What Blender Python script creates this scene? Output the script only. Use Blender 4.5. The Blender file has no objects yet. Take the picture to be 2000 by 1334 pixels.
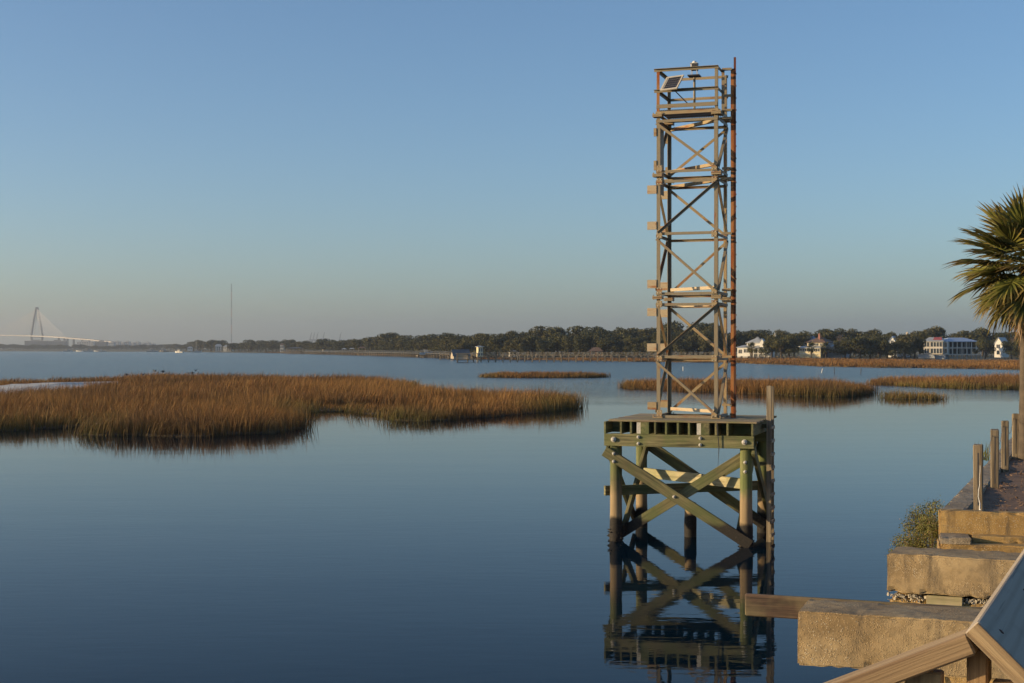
import bpy, bmesh, math, random
import numpy as np
from mathutils import Vector, Matrix, Euler, noise as mnoise

R = math.radians
rng = random.Random(7)
nrng = np.random.default_rng(11)
scene = bpy.context.scene
COL = scene.collection

# ------------------------------------------------------------------ camera, sky, sun, exposure
EYE = 4.74                      # eye height above the water, metres
FPX = 2000 * 50 / 36.0          # focal length in photograph pixels (50 mm lens)
cam_d = bpy.data.cameras.new('camera')
cam = bpy.data.objects.new('camera', cam_d)
COL.objects.link(cam)
cam.location = (0, 0, EYE)
cam.rotation_euler = (R(90), 0, 0)
cam_d.lens = 50
cam_d.sensor_width = 36
cam_d.shift_y = 13 / 2000
cam_d.clip_start = 0.05
cam_d.clip_end = 60000
scene.camera = cam

SUN_EL, SUN_AZ = 10.0, 81.0     # elevation; azimuth to the left of straight behind the camera
sx, sy = -math.sin(R(SUN_AZ)), -math.cos(R(SUN_AZ))
SUN_DIR = Vector((sx * math.cos(R(SUN_EL)), sy * math.cos(R(SUN_EL)), math.sin(R(SUN_EL))))
world = bpy.data.worlds.new('World')
scene.world = world
world.use_nodes = True
wn = world.node_tree
for n in list(wn.nodes):
    wn.nodes.remove(n)
sky = wn.nodes.new('ShaderNodeTexSky')
sky.sky_type = 'NISHITA'
sky.sun_disc = False
sky.sun_elevation = R(SUN_EL)
sky.sun_rotation = math.atan2(sx, sy)
sky.altitude = 0
sky.air_density = 0.85
sky.dust_density = 0.9
sky.ozone_density = 3.0
bg = wn.nodes.new('ShaderNodeBackground')
bg.inputs['Strength'].default_value = 0.15
wo = wn.nodes.new('ShaderNodeOutputWorld')
wn.links.new(sky.outputs[0], bg.inputs[0])
wn.links.new(bg.outputs[0], wo.inputs[0])

sun_d = bpy.data.lights.new('sun', 'SUN')
sun_d.energy = 5.0
sun_d.angle = R(0.5)
sun_d.color = (1.0, 0.73, 0.40)
sun = bpy.data.objects.new('sun', sun_d)
COL.objects.link(sun)
sun.rotation_euler = (-SUN_DIR).to_track_quat('-Z', 'Y').to_euler()

scene.view_settings.view_transform = 'Standard'
scene.view_settings.look = 'None'
scene.view_settings.gamma = 1
scene.view_settings.use_curve_mapping = False
scene.view_settings.exposure = 0.30
scene.cycles.max_bounces = 8
scene.cycles.transparent_max_bounces = 8
scene.cycles.volume_bounces = 1
scene.cycles.use_denoising = True
scene.cycles.caustics_reflective = False
scene.cycles.caustics_refractive = False


# ------------------------------------------------------------------ helpers
def at(px, py, Y):
    """world point seen at photograph pixel (px, py) at depth Y"""
    return Vector(((px - 1000) / FPX * Y, Y, EYE - (py - 680) / FPX * Y))


def on_z(px, py, z=0.0):
    Y = (EYE - z) * FPX / (py - 680)
    return Vector(((px - 1000) / FPX * Y, Y, z))


def tag(o, label=None, cat=None, group=None, kind=None):
    if label: o['label'] = label
    if cat: o['category'] = cat
    if group: o['group'] = group
    if kind: o['kind'] = kind
    return o


def empty(name, loc=(0, 0, 0), rz=0.0, parent=None):
    o = bpy.data.objects.new(name, None)
    o.empty_display_size = 0.2
    COL.objects.link(o)
    o.location = loc
    o.rotation_euler = (0, 0, rz)
    o.parent = parent
    return o


def link(name, me, mat=None, parent=None, loc=None, rot=None):
    o = bpy.data.objects.new(name, me)
    COL.objects.link(o)
    o.parent = parent
    if mat is not None and not me.materials:
        me.materials.append(mat)
    if loc is not None: o.location = loc
    if rot is not None: o.rotation_euler = rot
    return o


def copy_tree(o, parent=None):
    c = o.copy()
    COL.objects.link(c)
    c.parent = parent
    for ch in o.children:
        copy_tree(ch, c)
    return c


class MB:
    """collects boxes, tubes and faces for ONE mesh"""
    def __init__(s):
        s.v, s.f = [], []

    def add(s, vs, fs):
        b = len(s.v)
        s.v += [tuple(p) for p in vs]
        s.f += [tuple(b + i for i in f) for f in fs]
        return s

    def box(s, x0, x1, y0, y1, z0, z1, M=None):
        vs = [Vector(p) for p in ((x0, y0, z0), (x1, y0, z0), (x1, y1, z0), (x0, y1, z0),
                                  (x0, y0, z1), (x1, y0, z1), (x1, y1, z1), (x0, y1, z1))]
        if M is not None: vs = [M @ p for p in vs]
        return s.add(vs, [(0, 3, 2, 1), (4, 5, 6, 7), (0, 1, 5, 4), (1, 2, 6, 5), (2, 3, 7, 6), (3, 0, 4, 7)])

    def tube(s, pts, rs, n=8, cap=True):
        pts = [Vector(p) for p in pts]
        if not isinstance(rs, (list, tuple)): rs = [rs] * len(pts)
        rings = []
        up0 = None
        for i, p in enumerate(pts):
            d = (pts[min(i + 1, len(pts) - 1)] - pts[max(i - 1, 0)]).normalized()
            a = up0 if up0 is not None else (Vector((1, 0, 0)) if abs(d.x) < 0.8 else Vector((0, 1, 0)))
            a = (a - d * a.dot(d)).normalized()
            up0 = a
            b = d.cross(a)
            rings.append([p + (a * math.cos(2 * math.pi * k / n) + b * math.sin(2 * math.pi * k / n)) * rs[i] for k in range(n)])
        vs = [q for r_ in rings for q in r_]
        fs = []
        for i in range(len(pts) - 1):
            for k in range(n):
                k2 = (k + 1) % n
                fs.append((i * n + k, i * n + k2, (i + 1) * n + k2, (i + 1) * n + k))
        if cap:
            fs.append(tuple(range(n - 1, -1, -1)))
            fs.append(tuple((len(pts) - 1) * n + k for k in range(n)))
        return s.add(vs, fs)

    def mesh(s, name, smooth=False):
        me = bpy.data.meshes.new(name)
        me.from_pydata(s.v, [], s.f)
        me.update()
        if smooth:
            me.shade_smooth()
        return me

    def build(s, name, mat, parent=None, loc=None, rot=None, smooth=False):
        return link(name, s.mesh(name, smooth), mat, parent, loc, rot)


def chamfer_box_mesh(L, w, h, c=0.006, name='beam', jit=0.0, cuts=0):
    """box from x=0..L, centred in y and z, with chamfered edges"""
    bm = bmesh.new()
    bmesh.ops.create_cube(bm, size=1)
    for v in bm.verts:
        v.co = Vector(((v.co.x + 0.5) * L, v.co.y * w, v.co.z * h))
    bmesh.ops.bevel(bm, geom=bm.edges[:], offset=min(c, w * 0.3, h * 0.3), segments=1, affect='EDGES')
    if jit:
        for v in bm.verts:
            v.co += Vector((rng.uniform(-1, 1), rng.uniform(-1, 1), rng.uniform(-1, 1))) * jit
    me = bpy.data.meshes.new(name)
    bm.to_mesh(me)
    bm.free()
    return me


def frame_matrix(p0, p1, up=(0, 0, 1)):
    p0, p1 = Vector(p0), Vector(p1)
    x = (p1 - p0).normalized()
    up = Vector(up)
    if abs(x.dot(up)) > 0.995: up = Vector((0, 1, 0))
    z = (up - x * up.dot(x)).normalized()
    y = z.cross(x)
    M = Matrix((x, y, z)).transposed().to_4x4()
    M.translation = p0
    return M


def beam(name, p0, p1, w, h, mat, parent=None, up=(0, 0, 1), c=0.006, jit=0.0):
    """bar from p0 to p1, w across (local y), h along up; its own local x runs along the grain"""
    L = (Vector(p1) - Vector(p0)).length
    o = link(name, chamfer_box_mesh(L, w, h, c, name, jit), mat, parent)
    o.matrix_local = frame_matrix(p0, p1, up)
    return o


def angle_bar(name, p0, p1, w, t, mat, parent=None, up=(0, 0, 1), flip=(1, 1)):
    """steel L section: one leg along local z, one along local y"""
    L = (Vector(p1) - Vector(p0)).length
    m = MB()
    fy, fz = flip
    ys = sorted((0, fy * w)); zt = sorted((0, fz * t))
    m.box(0, L, ys[0], ys[1], zt[0], zt[1])
    yt = sorted((0, fy * t)); zs = sorted((fz * t, fz * w))
    m.box(0, L, yt[0], yt[1], zs[0], zs[1])
    o = m.build(name, mat, parent)
    o.matrix_local = frame_matrix(p0, p1, up)
    return o


# ------------------------------------------------------------------ materials
class NT:
    def __init__(s, name):
        s.m = bpy.data.materials.new(name)
        s.m.use_nodes = True
        s.t = s.m.node_tree
        for n in list(s.t.nodes): s.t.nodes.remove(n)
        s.out = s.t.nodes.new('ShaderNodeOutputMaterial')
        s.p = s.t.nodes.new('ShaderNodeBsdfPrincipled')
        s.t.links.new(s.p.outputs[0], s.out.inputs[0])

    def n(s, typ, **kw):
        nd = s.t.nodes.new(typ)
        for k, v in kw.items():
            if hasattr(nd, k): setattr(nd, k, v)
        return nd

    def l(s, a, b): s.t.links.new(a, b)

    def val(s, nd, key, v):
        nd.inputs[key].default_value = v

    def coords(s, kind='Object', scale=(1, 1, 1), offset_random=False):
        tc = s.n('ShaderNodeTexCoord')
        mp = s.n('ShaderNodeMapping')
        mp.inputs['Scale'].default_value = scale
        s.l(tc.outputs[kind], mp.inputs['Vector'])
        if offset_random:
            oi = s.n('ShaderNodeObjectInfo')
            ml = s.n('ShaderNodeMath', operation='MULTIPLY')
            ml.inputs[1].default_value = 37.0
            s.l(oi.outputs['Random'], ml.inputs[0])
            s.l(ml.outputs[0], mp.inputs['Location'])
        return mp.outputs[0]

    def noise(s, vec, scale=1.0, detail=4.0, rough=0.55, dist=0.0):
        nd = s.n('ShaderNodeTexNoise')
        s.l(vec, nd.inputs['Vector'])
        nd.inputs['Scale'].default_value = scale
        nd.inputs['Detail'].default_value = detail
        nd.inputs['Roughness'].default_value = rough
        nd.inputs['Distortion'].default_value = dist
        return nd.outputs['Fac']

    def ramp(s, fac, stops):
        nd = s.n('ShaderNodeValToRGB')
        el = nd.color_ramp.elements
        while len(el) > 1: el.remove(el[-1])
        for i, (p, c) in enumerate(stops):
            e = el[0] if i == 0 else el.new(p)
            e.position = p
            c = c if isinstance(c, (tuple, list)) else (c, c, c)
            e.color = (*c, 1)
        s.l(fac, nd.inputs[0])
        return nd.outputs[0]

    def mix(s, fac, a, b, typ='MIX'):
        nd = s.n('ShaderNodeMix', data_type='RGBA', blend_type=typ)
        for sock, v in ((nd.inputs[0], fac), (nd.inputs[6], a), (nd.inputs[7], b)):
            if isinstance(v, (int, float)): sock.default_value = v
            elif isinstance(v, (tuple, list)): sock.default_value = (*v, 1)
            else: s.l(v, sock)
        return nd.outputs[2]

    def maprange(s, v, a, b, c=0.0, d=1.0):
        nd = s.n('ShaderNodeMapRange')
        s.l(v, nd.inputs[0])
        for i, x in enumerate((a, b, c, d)): nd.inputs[i + 1].default_value = x
        return nd.outputs[0]

    def math(s, op, a, b):
        nd = s.n('ShaderNodeMath', operation=op)
        for i, x in enumerate((a, b)):
            if isinstance(x, (int, float)): nd.inputs[i].default_value = x
            else: s.l(x, nd.inputs[i])
        return nd.outputs[0]

    def bump(s, h, strength=0.3, dist=0.01):
        nd = s.n('ShaderNodeBump')
        nd.inputs['Strength'].default_value = strength
        nd.inputs['Distance'].default_value = dist
        s.l(h, nd.inputs['Height'])
        s.l(nd.outputs[0], s.p.inputs['Normal'])

    def pos_z(s):
        g = s.n('ShaderNodeNewGeometry')
        sp = s.n('ShaderNodeSeparateXYZ')
        s.l(g.outputs['Position'], sp.inputs[0])
        return sp.outputs

    def color(s, c): 
        if isinstance(c, (tuple, list)): s.p.inputs['Base Color'].default_value = (*c, 1)
        else: s.l(c, s.p.inputs['Base Color'])

    def rough(s, r): s.p.inputs['Roughness'].default_value = r


def m_plain(name, c, rough=0.7, var=0.25, scale=1.5, metal=0.0):
    t = NT(name)
    v = t.coords('Object', (1, 1, 1), True)
    f = t.noise(v, scale, 5)
    t.color(t.mix(t.maprange(f, .3, .7), tuple(x * (1 - var) for x in c), tuple(min(1, x * (1 + var)) for x in c)))
    t.rough(rough)
    t.p.inputs['Metallic'].default_value = metal
    return t.m


def m_wood(name, dark, light, moss=None, tide=False, axis=0, grain=16, bump=0.5, rand=0.35, tan=False):
    """weathered timber: grain runs along the object's local axis; optional algae green and tide stain"""
    t = NT(name)
    sc = [grain, grain, grain]
    sc[axis] = 0.9
    v = t.coords('Object', tuple(sc), True)
    f = t.noise(v, 1.0, 6, 0.65, 0.4)
    col = t.ramp(f, [(0.28, tuple(x * .45 for x in dark)), (0.40, dark), (0.62, light), (0.8, tuple(min(1, x * 1.12) for x in light))])
    v2 = t.coords('Object', (1.2, 1.2, 1.2), True)
    big = t.noise(v2, 1.3, 4)
    if moss:
        col = t.mix(t.maprange(big, .40, .60, 0, .85), col, t.mix(f, tuple(x * .6 for x in moss), tuple(x * 1.35 for x in moss)))
    oi = t.n('ShaderNodeObjectInfo')
    col = t.mix(1.0, col, t.ramp(oi.outputs['Random'], [(0, 1 - rand), (1, 1 + rand * .3)]), 'MULTIPLY')
    if tide:
        xyz = t.pos_z()
        wob = t.math('MULTIPLY', t.math('SUBTRACT', big, 0.5), 0.5)
        z = t.math('ADD', xyz[2], wob)
        wood_tan = t.mix(f, (.13, .08, .04), (.42, .32, .18))
        if tan: col = t.mix(t.maprange(z, 1.2, 1.7, 0, .65), col, t.mix(f, tuple(x * .55 for x in moss), tuple(x * 1.5 for x in moss)))
        if tan: col = t.mix(t.maprange(z, 1.45, 1.1), col, wood_tan)
        v3 = t.coords('Object', (1, 1, 1), True)
        f3 = t.noise(v3, 22, 4)
        col = t.mix(t.maprange(z, .60, .48), col, t.ramp(f3, [(.3, (.008, .007, .006)), (.6, (.022, .018, .014)), (.78, (.06, .052, .042))]))
    t.color(col)
    t.rough(0.85)
    t.bump(f, bump, 0.008)
    return t.m


def cap_wood_material():
    """grey board with wide cathedral grain, checks and nail marks"""
    t = NT('grey_cap_timber')
    v = t.coords('Object', (.9, 7, 7))
    wv = t.n('ShaderNodeTexWave', wave_type='RINGS', rings_direction='X')
    t.l(v, wv.inputs['Vector'])
    wv.inputs['Scale'].default_value = 1.5
    wv.inputs['Distortion'].default_value = 11
    wv.inputs['Detail'].default_value = 3
    wv.inputs['Detail Scale'].default_value = .45
    v2 = t.coords('Object', (1.1, 60, 60))
    fine = t.noise(v2, 1.0, 5, .65)
    v3 = t.coords('Object', (1, 1, 1))
    blot = t.noise(v3, 7, 4)
    col = t.mix(t.maprange(wv.outputs['Fac'], 0, .6), (.29, .245, .19), (.34, .29, .23))
    col = t.mix(t.maprange(fine, .40, .30, 0, .8), col, (.09, .075, .06))
    col = t.mix(t.maprange(blot, .55, .75, 0, .5), col, (.17, .14, .11))
    t.color(col)
    t.rough(.85)
    t.bump(t.math('ADD', t.math('MULTIPLY', wv.outputs['Fac'], .10), fine), .6, .003)
    return t.m


def m_steel(name, c, rust=0.3, rough=0.6, rustc=(.24, .075, .02), axis=0):
    t = NT(name)
    sc = [7, 7, 7]; sc[axis] = .9
    v = t.coords('Object', tuple(sc), True)
    f = t.noise(v, 1.6, 6, .65)
    g = t.noise(v, 9.0, 4, .6)
    base = t.mix(g, tuple(x * .75 for x in c), tuple(x * 1.2 for x in c))
    rc = t.mix(g, tuple(x * .45 for x in rustc), tuple(x * 1.5 for x in rustc))
    t.color(t.mix(t.maprange(f, .68 - rust * .4, .80 - rust * .4), base, rc))
    t.rough(rough)
    t.p.inputs['Metallic'].default_value = 0.15
    t.bump(g, 0.15, 0.004)
    return t.m


def m_concrete(name, a=(.24, .165, .08), b=(.37, .275, .15), peb=(.50, .36, .19)):
    """tabby-like old concrete with shell and pebble aggregate"""
    t = NT(name)
    v = t.coords('Object', (1, 1, 1), True)
    big = t.noise(v, 1.6, 6, .6)
    mid = t.noise(v, 9, 5, .65)
    col = t.mix(t.maprange(big, .35, .65), a, b)
    col = t.mix(t.maprange(mid, .45, .72, 0, .55), col, tuple(x * .5 for x in a))
    vo = t.n('ShaderNodeTexVoronoi')
    t.l(v, vo.inputs['Vector'])
    vo.inputs['Scale'].default_value = 60
    sp = t.maprange(vo.outputs['Distance'], .50, .26, 0, .9)
    sel = t.n('ShaderNodeSeparateColor')
    t.l(vo.outputs['Color'], sel.inputs[0])
    keep = t.math('GREATER_THAN', sel.outputs[0], 0.30)
    patch = t.maprange(t.noise(v, 2.3, 3), .34, .56)
    amt = t.math('MULTIPLY', t.math('MULTIPLY', sp, keep), patch)
    col = t.mix(amt, col, t.ramp(sel.outputs[1], [(0, tuple(x * .35 for x in peb)), (.35, tuple(x * .7 for x in peb)), (.75, peb), (1, (.58, .50, .37))]))
    v2 = t.coords('Object', (3, 3, .5), True)
    streak = t.noise(v2, 2.2, 4)
    col = t.mix(t.maprange(streak, .54, .72, 0, .65), col, (.07, .055, .04))
    stain = t.noise(v, .9, 5, .7)
    col = t.mix(t.maprange(stain, .50, .66, 0, .55), col, (.12, .10, .075))
    t.color(col)
    t.rough(0.9)
    h = t.math('ADD', t.math('MULTIPLY', mid, .6), t.math('MULTIPLY', amt, .5))
    t.bump(h, 0.7, 0.015)
    return t.m


def m_attr(name, rough=0.8, trans=0.25, attr='col', var=0.0):
    """foliage: colour comes from a per-leaf colour attribute"""
    t = NT(name)
    a = t.n('ShaderNodeAttribute')
    a.attribute_name = attr
    col = a.outputs['Color']
    if var:
        oi = t.n('ShaderNodeObjectInfo')
        col = t.mix(1.0, col, t.ramp(oi.outputs['Random'], [(0, (1 - var, 1 - var * .8, 1 - var)), (.5, (1, 1, .9)), (1, (1 + var, 1 + var * .6, 1 + var * .2))]), 'MULTIPLY')
    t.color(col)
    t.rough(rough)
    t.p.inputs['Specular IOR Level'].default_value = 0.25
    tr = t.n('ShaderNodeBsdfTranslucent')
    t.l(col, tr.inputs[0])
    mx = t.n('ShaderNodeMixShader')
    mx.inputs[0].default_value = trans
    t.l(t.p.outputs[0], mx.inputs[1])
    t.l(tr.outputs[0], mx.inputs[2])
    t.l(mx.outputs[0], t.out.inputs[0])
    return t.m


def m_glass(name='window_glass'):
    t = NT(name)
    t.color((.035, .045, .055))
    t.rough(0.08)
    return t.m


M = {}
M['green_wood'] = m_wood('algae_timber', (.085, .08, .038), (.235, .21, .105), moss=(.10, .122, .042), tide=True)
M['pile'] = m_wood('pile_timber', (.12, .10, .05), (.30, .24, .13), moss=(.11, .14, .042), tide=True, axis=2, grain=14, tan=True)
M['grey_wood'] = m_wood('weathered_timber', (.17, .14, .10), (.36, .30, .21))
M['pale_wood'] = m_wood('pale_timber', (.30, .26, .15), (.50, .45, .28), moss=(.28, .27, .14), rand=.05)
M['deck_wood'] = m_wood('deck_timber', (.20, .15, .10), (.40, .32, .21), moss=(.22, .21, .10))
M['post_wood'] = m_wood('post_timber', (.10, .075, .048), (.27, .215, .14), axis=2, grain=24)
M['rail_wood'] = m_wood('rail_timber', (.13, .08, .042), (.38, .275, .155), grain=30, bump=.7, rand=.12)
M['rail_wood_z'] = m_wood('baluster_timber', (.20, .12, .058), (.40, .27, .135), axis=2, grain=26, bump=.3, rand=.12)
M['cap_wood'] = cap_wood_material()
M['plank_wood'] = m_wood('old_plank_timber', (.045, .028, .02), (.14, .088, .058), moss=(.19, .16, .085))
M['steel'] = m_steel('galvanised_steel', (.235, .195, .13), 0.24)
M['steel_v'] = m_steel('galvanised_steel_upright', (.235, .195, .13), 0.22, axis=2)
M['steel_rusty'] = m_steel('rusting_steel', (.32, .245, .14), 0.42, rustc=(.24, .09, .028))
M['rusty_v'] = m_steel('rusting_steel_upright', (.33, .25, .14), 0.4, rustc=(.24, .09, .028), axis=2)
M['rust'] = m_steel('rusty_steel', (.33, .155, .055), 0.55, .8, (.27, .075, .016), axis=2)
M['rust_dark'] = m_steel('dark_rusty_steel', (.075, .035, .018), 0.55, .85, (.12, .03, .01), axis=2)
M['plate'] = m_steel('bleached_plate', (.42, .34, .23), 0.32, .7, (.30, .12, .04))
M['bolt'] = m_plain('galvanised_bolt', (.55, .52, .46), .45, .2, 20, .3)
M['white'] = m_plain('white_paint', (.66, .64, .58), .6, .08, 2)
M['panel_frame'] = m_plain('panel_frame', (.40, .37, .32), .6, .1, 5)
M['black'] = m_plain('black_metal', (.03, .03, .035), .5, .3, 6)
M['glass'] = m_glass()
M['concrete'] = m_concrete('tabby_concrete')
M['concrete_top'] = m_concrete('coping_concrete', (.22, .17, .11), (.34, .28, .20), (.40, .33, .24))
M['concrete_ochre'] = m_concrete('ochre_concrete', (.30, .18, .055), (.41, .275, .105))
M['rope'] = m_plain('white_rope', (.62, .60, .55), .8, .15, 40)


def water_material():
    t = NT('water')
    g = t.n('ShaderNodeNewGeometry')
    sp = t.n('ShaderNodeSeparateXYZ')
    t.l(g.outputs['Position'], sp.inputs[0])
    mp = t.n('ShaderNodeMapping')
    mp.inputs['Scale'].default_value = (.55, 1.5, 1)
    t.l(g.outputs['Position'], mp.inputs['Vector'])
    fine = t.noise(mp.outputs[0], 2.2, 3, .5)
    mp2 = t.n('ShaderNodeMapping')
    mp2.inputs['Scale'].default_value = (.10, .32, 1)
    t.l(g.outputs['Position'], mp2.inputs['Vector'])
    broad = t.noise(mp2.outputs[0], 1.0, 3, .5)
    # wind: the sheltered creek is glassy, the open water is ruffled
    mp3 = t.n('ShaderNodeMapping')
    mp3.inputs['Scale'].default_value = (.006, .016, 1)
    t.l(g.outputs['Position'], mp3.inputs['Vector'])
    gust = t.noise(mp3.outputs[0], 1.0, 3, .6)
    Yw = t.math('ADD', sp.outputs[1], t.math('MULTIPLY', t.math('SUBTRACT', gust, .5), 90))
    wind = t.maprange(Yw, 120, 230)
    amp_f = t.math('ADD', t.math('MULTIPLY', wind, .075), .0020)
    amp_b = t.math('ADD', t.math('MULTIPLY', wind, .06), .0052)
    h = t.math('ADD', t.math('MULTIPLY', fine, amp_f), t.math('MULTIPLY', broad, amp_b))
    nd = t.n('ShaderNodeBump')
    nd.inputs['Strength'].default_value = 1.0
    nd.inputs['Distance'].default_value = 1.0
    t.l(h, nd.inputs['Height'])
    t.l(nd.outputs[0], t.p.inputs['Normal'])
    t.l(t.math('ADD', t.math('MULTIPLY', wind, .16), .015), t.p.inputs['Roughness'])
    t.color((.001, .010, .020))
    t.p.inputs['IOR'].default_value = 1.14
    return t.m


M['water'] = water_material()


def ground_material(name, a, b, c, scale=3.0):
    t = NT(name)
    v = t.coords('Object')
    f = t.noise(v, scale, 6, .65)
    g = t.noise(v, scale * 9, 4, .6)
    col = t.mix(t.maprange(f, .35, .65), a, b)
    col = t.mix(t.maprange(g, .5, .7, 0, .7), col, c)
    t.color(col)
    t.rough(.95)
    t.bump(t.math('ADD', f, t.math('MULTIPLY', g, .5)), .6, .03)
    return t.m


M['mud'] = ground_material('marsh_mud', (.055, .042, .028), (.10, .075, .045), (.03, .024, .018), 1.2)
M['land'] = ground_material('shore_soil', (.07, .065, .03), (.13, .11, .05), (.05, .045, .03), .15)
M['sand'] = ground_material('shell_sand', (.52, .48, .41), (.70, .66, .58), (.36, .32, .26), .9)
M['dirt'] = ground_material('mulch_dirt', (.13, .075, .045), (.22, .13, .075), (.06, .04, .028), 2.5)
M['leaf'] = m_attr('oak_leaf', .75, .12, var=.22)
M['grass'] = m_attr('marsh_grass_blade', .85, .14)
M['frond'] = m_attr('palm_leaf', .45, .18)
M['bushleaf'] = m_attr('shrub_leaf', .7, .25)
M['bark'] = m_plain('bark', (.085, .066, .047), .9, .35, 5)
M['twig'] = m_plain('grey_twig', (.17, .13, .10), .9, .25, 3)


# ------------------------------------------------------------------ the setting: water, shores
def quad_sheet(name, pts, mat, kind='structure'):
    me = bpy.data.meshes.new(name)
    me.from_pydata([tuple(p) for p in pts], [], [tuple(range(len(pts)))])
    o = link(name, me, mat)
    tag(o, kind=kind)
    return o


wtr = quad_sheet('water', [(-15000, -40, 0), (15000, -40, 0), (15000, 16000, 0), (-15000, 16000, 0)], M['water'])
tag(wtr, 'calm blue tidal water of the creek and harbour', 'water')


def interp(x, tab):
    if x <= tab[0][0]: return tab[0][1]
    for (a, b), (c, d) in zip(tab, tab[1:]):
        if x <= c: return b + (d - b) * (x - a) / (c - a)
    return tab[-1][1]


# shoreline across the water: photograph column -> distance of the water's edge / of the first trees
SHORE = [(-600, 2300), (0, 2150), (300, 1850), (400, 1620), (550, 1380), (650, 1090), (800, 820), (880, 690), (1000, 590),
         (1280, 490), (1440, 455), (1500, 410), (1650, 356), (1850, 329), (1990, 313), (2300, 300), (2900, 260)]
WOODS = [(-600, 3600), (0, 3500), (330, 3000), (385, 2050), (420, 1720), (560, 1415), (650, 1150), (700, 1060), (800, 860), (870, 735), (900, 650),
         (1000, 625), (1280, 600), (1500, 600), (1800, 600), (2300, 600), (2900, 600)]
cols = list(range(-600, 2901, 25))
m = MB()
rows = []
for cpx in cols:
    ys, yw = interp(cpx, SHORE), interp(cpx, WOODS)
    ys *= 1 + .012 * math.sin(cpx * .05) + .008 * math.sin(cpx * .017 + 2)
    k = (cpx - 1000) / FPX
    yw = max(yw, ys * 1.04)
    rows.append([(k * ys, ys, -.5), (k * ys * 1.006, ys * 1.006, .12), (k * (ys * .5 + yw * .5), ys * .5 + yw * .5, .3),
                 (k * yw * .97, yw * .97, .55), (k * yw, yw, 1.1), (k * (yw + 500), yw + 500, 2.0), (k * (yw + 6000), yw + 6000, 2.5)])
nr = len(rows[0])
m.v = [p for r_ in rows for p in r_]
for i in range(len(rows) - 1):
    for j in range(nr - 1):
        m.f.append((i * nr + j, (i + 1) * nr + j, (i + 1) * nr + j + 1, i * nr + j + 1))
far_shore = m.build('far_shore', M['land'])
tag(far_shore, kind='structure')


# ---- marsh islands: mud mound + blades
def inside(poly, x, y):
    """vectorised point in polygon"""
    c = np.zeros(x.shape, bool)
    n = len(poly)
    for i in range(n):
        x1, y1 = poly[i]; x2, y2 = poly[(i + 1) % n]
        t_ = ((y1 > y) != (y2 > y)) & (x < (x2 - x1) * (y - y1) / ((y2 - y1) or 1e-9) + x1)
        c ^= t_
    return c


def edge_dist(poly, x, y):
    d = np.full(x.shape, 1e9)
    n = len(poly)
    for i in range(n):
        x1, y1 = poly[i]; x2, y2 = poly[(i + 1) % n]
        dx, dy = x2 - x1, y2 - y1
        t_ = np.clip(((x - x1) * dx + (y - y1) * dy) / (dx * dx + dy * dy + 1e-9), 0, 1)
        d = np.minimum(d, np.hypot(x - x1 - t_ * dx, y - y1 - t_ * dy))
    return d


def roughen(poly, amp, n=4, seed=0):
    """adds wobbling points along a polygon"""
    r_ = random.Random(seed)
    out = []
    for i in range(len(poly)):
        a, b = Vector(poly[i]), Vector(poly[(i + 1) % len(poly)])
        nrm = Vector((-(b - a).y, (b - a).x)).normalized() if (b - a).length > 0 else Vector((0, 0))
        for k in range(n):
            p = a.lerp(b, k / n)
            if k: p += nrm * r_.uniform(-amp, amp) * (1 if k in (1, n - 1) else 1.3)
            out.append((p.x, p.y))
    return out


def vnoise(x, y, s):
    """cheap smooth value noise for numpy arrays, 0..1"""
    xi, yi = np.floor(x * s).astype(int), np.floor(y * s).astype(int)
    fx, fy = x * s - xi, y * s - yi
    fx, fy = fx * fx * (3 - 2 * fx), fy * fy * (3 - 2 * fy)
    def h(a, b):
        n_ = (a * 374761393 + b * 668265263) & 0x7fffffff
        n_ = ((n_ ^ (n_ >> 13)) * 1274126177) & 0x7fffffff
        return ((n_ ^ (n_ >> 16)) & 0xffff) / 65535.0
    return (h(xi, yi) * (1 - fx) + h(xi + 1, yi) * fx) * (1 - fy) + (h(xi, yi + 1) * (1 - fx) + h(xi + 1, yi + 1) * fx) * fy


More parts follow.
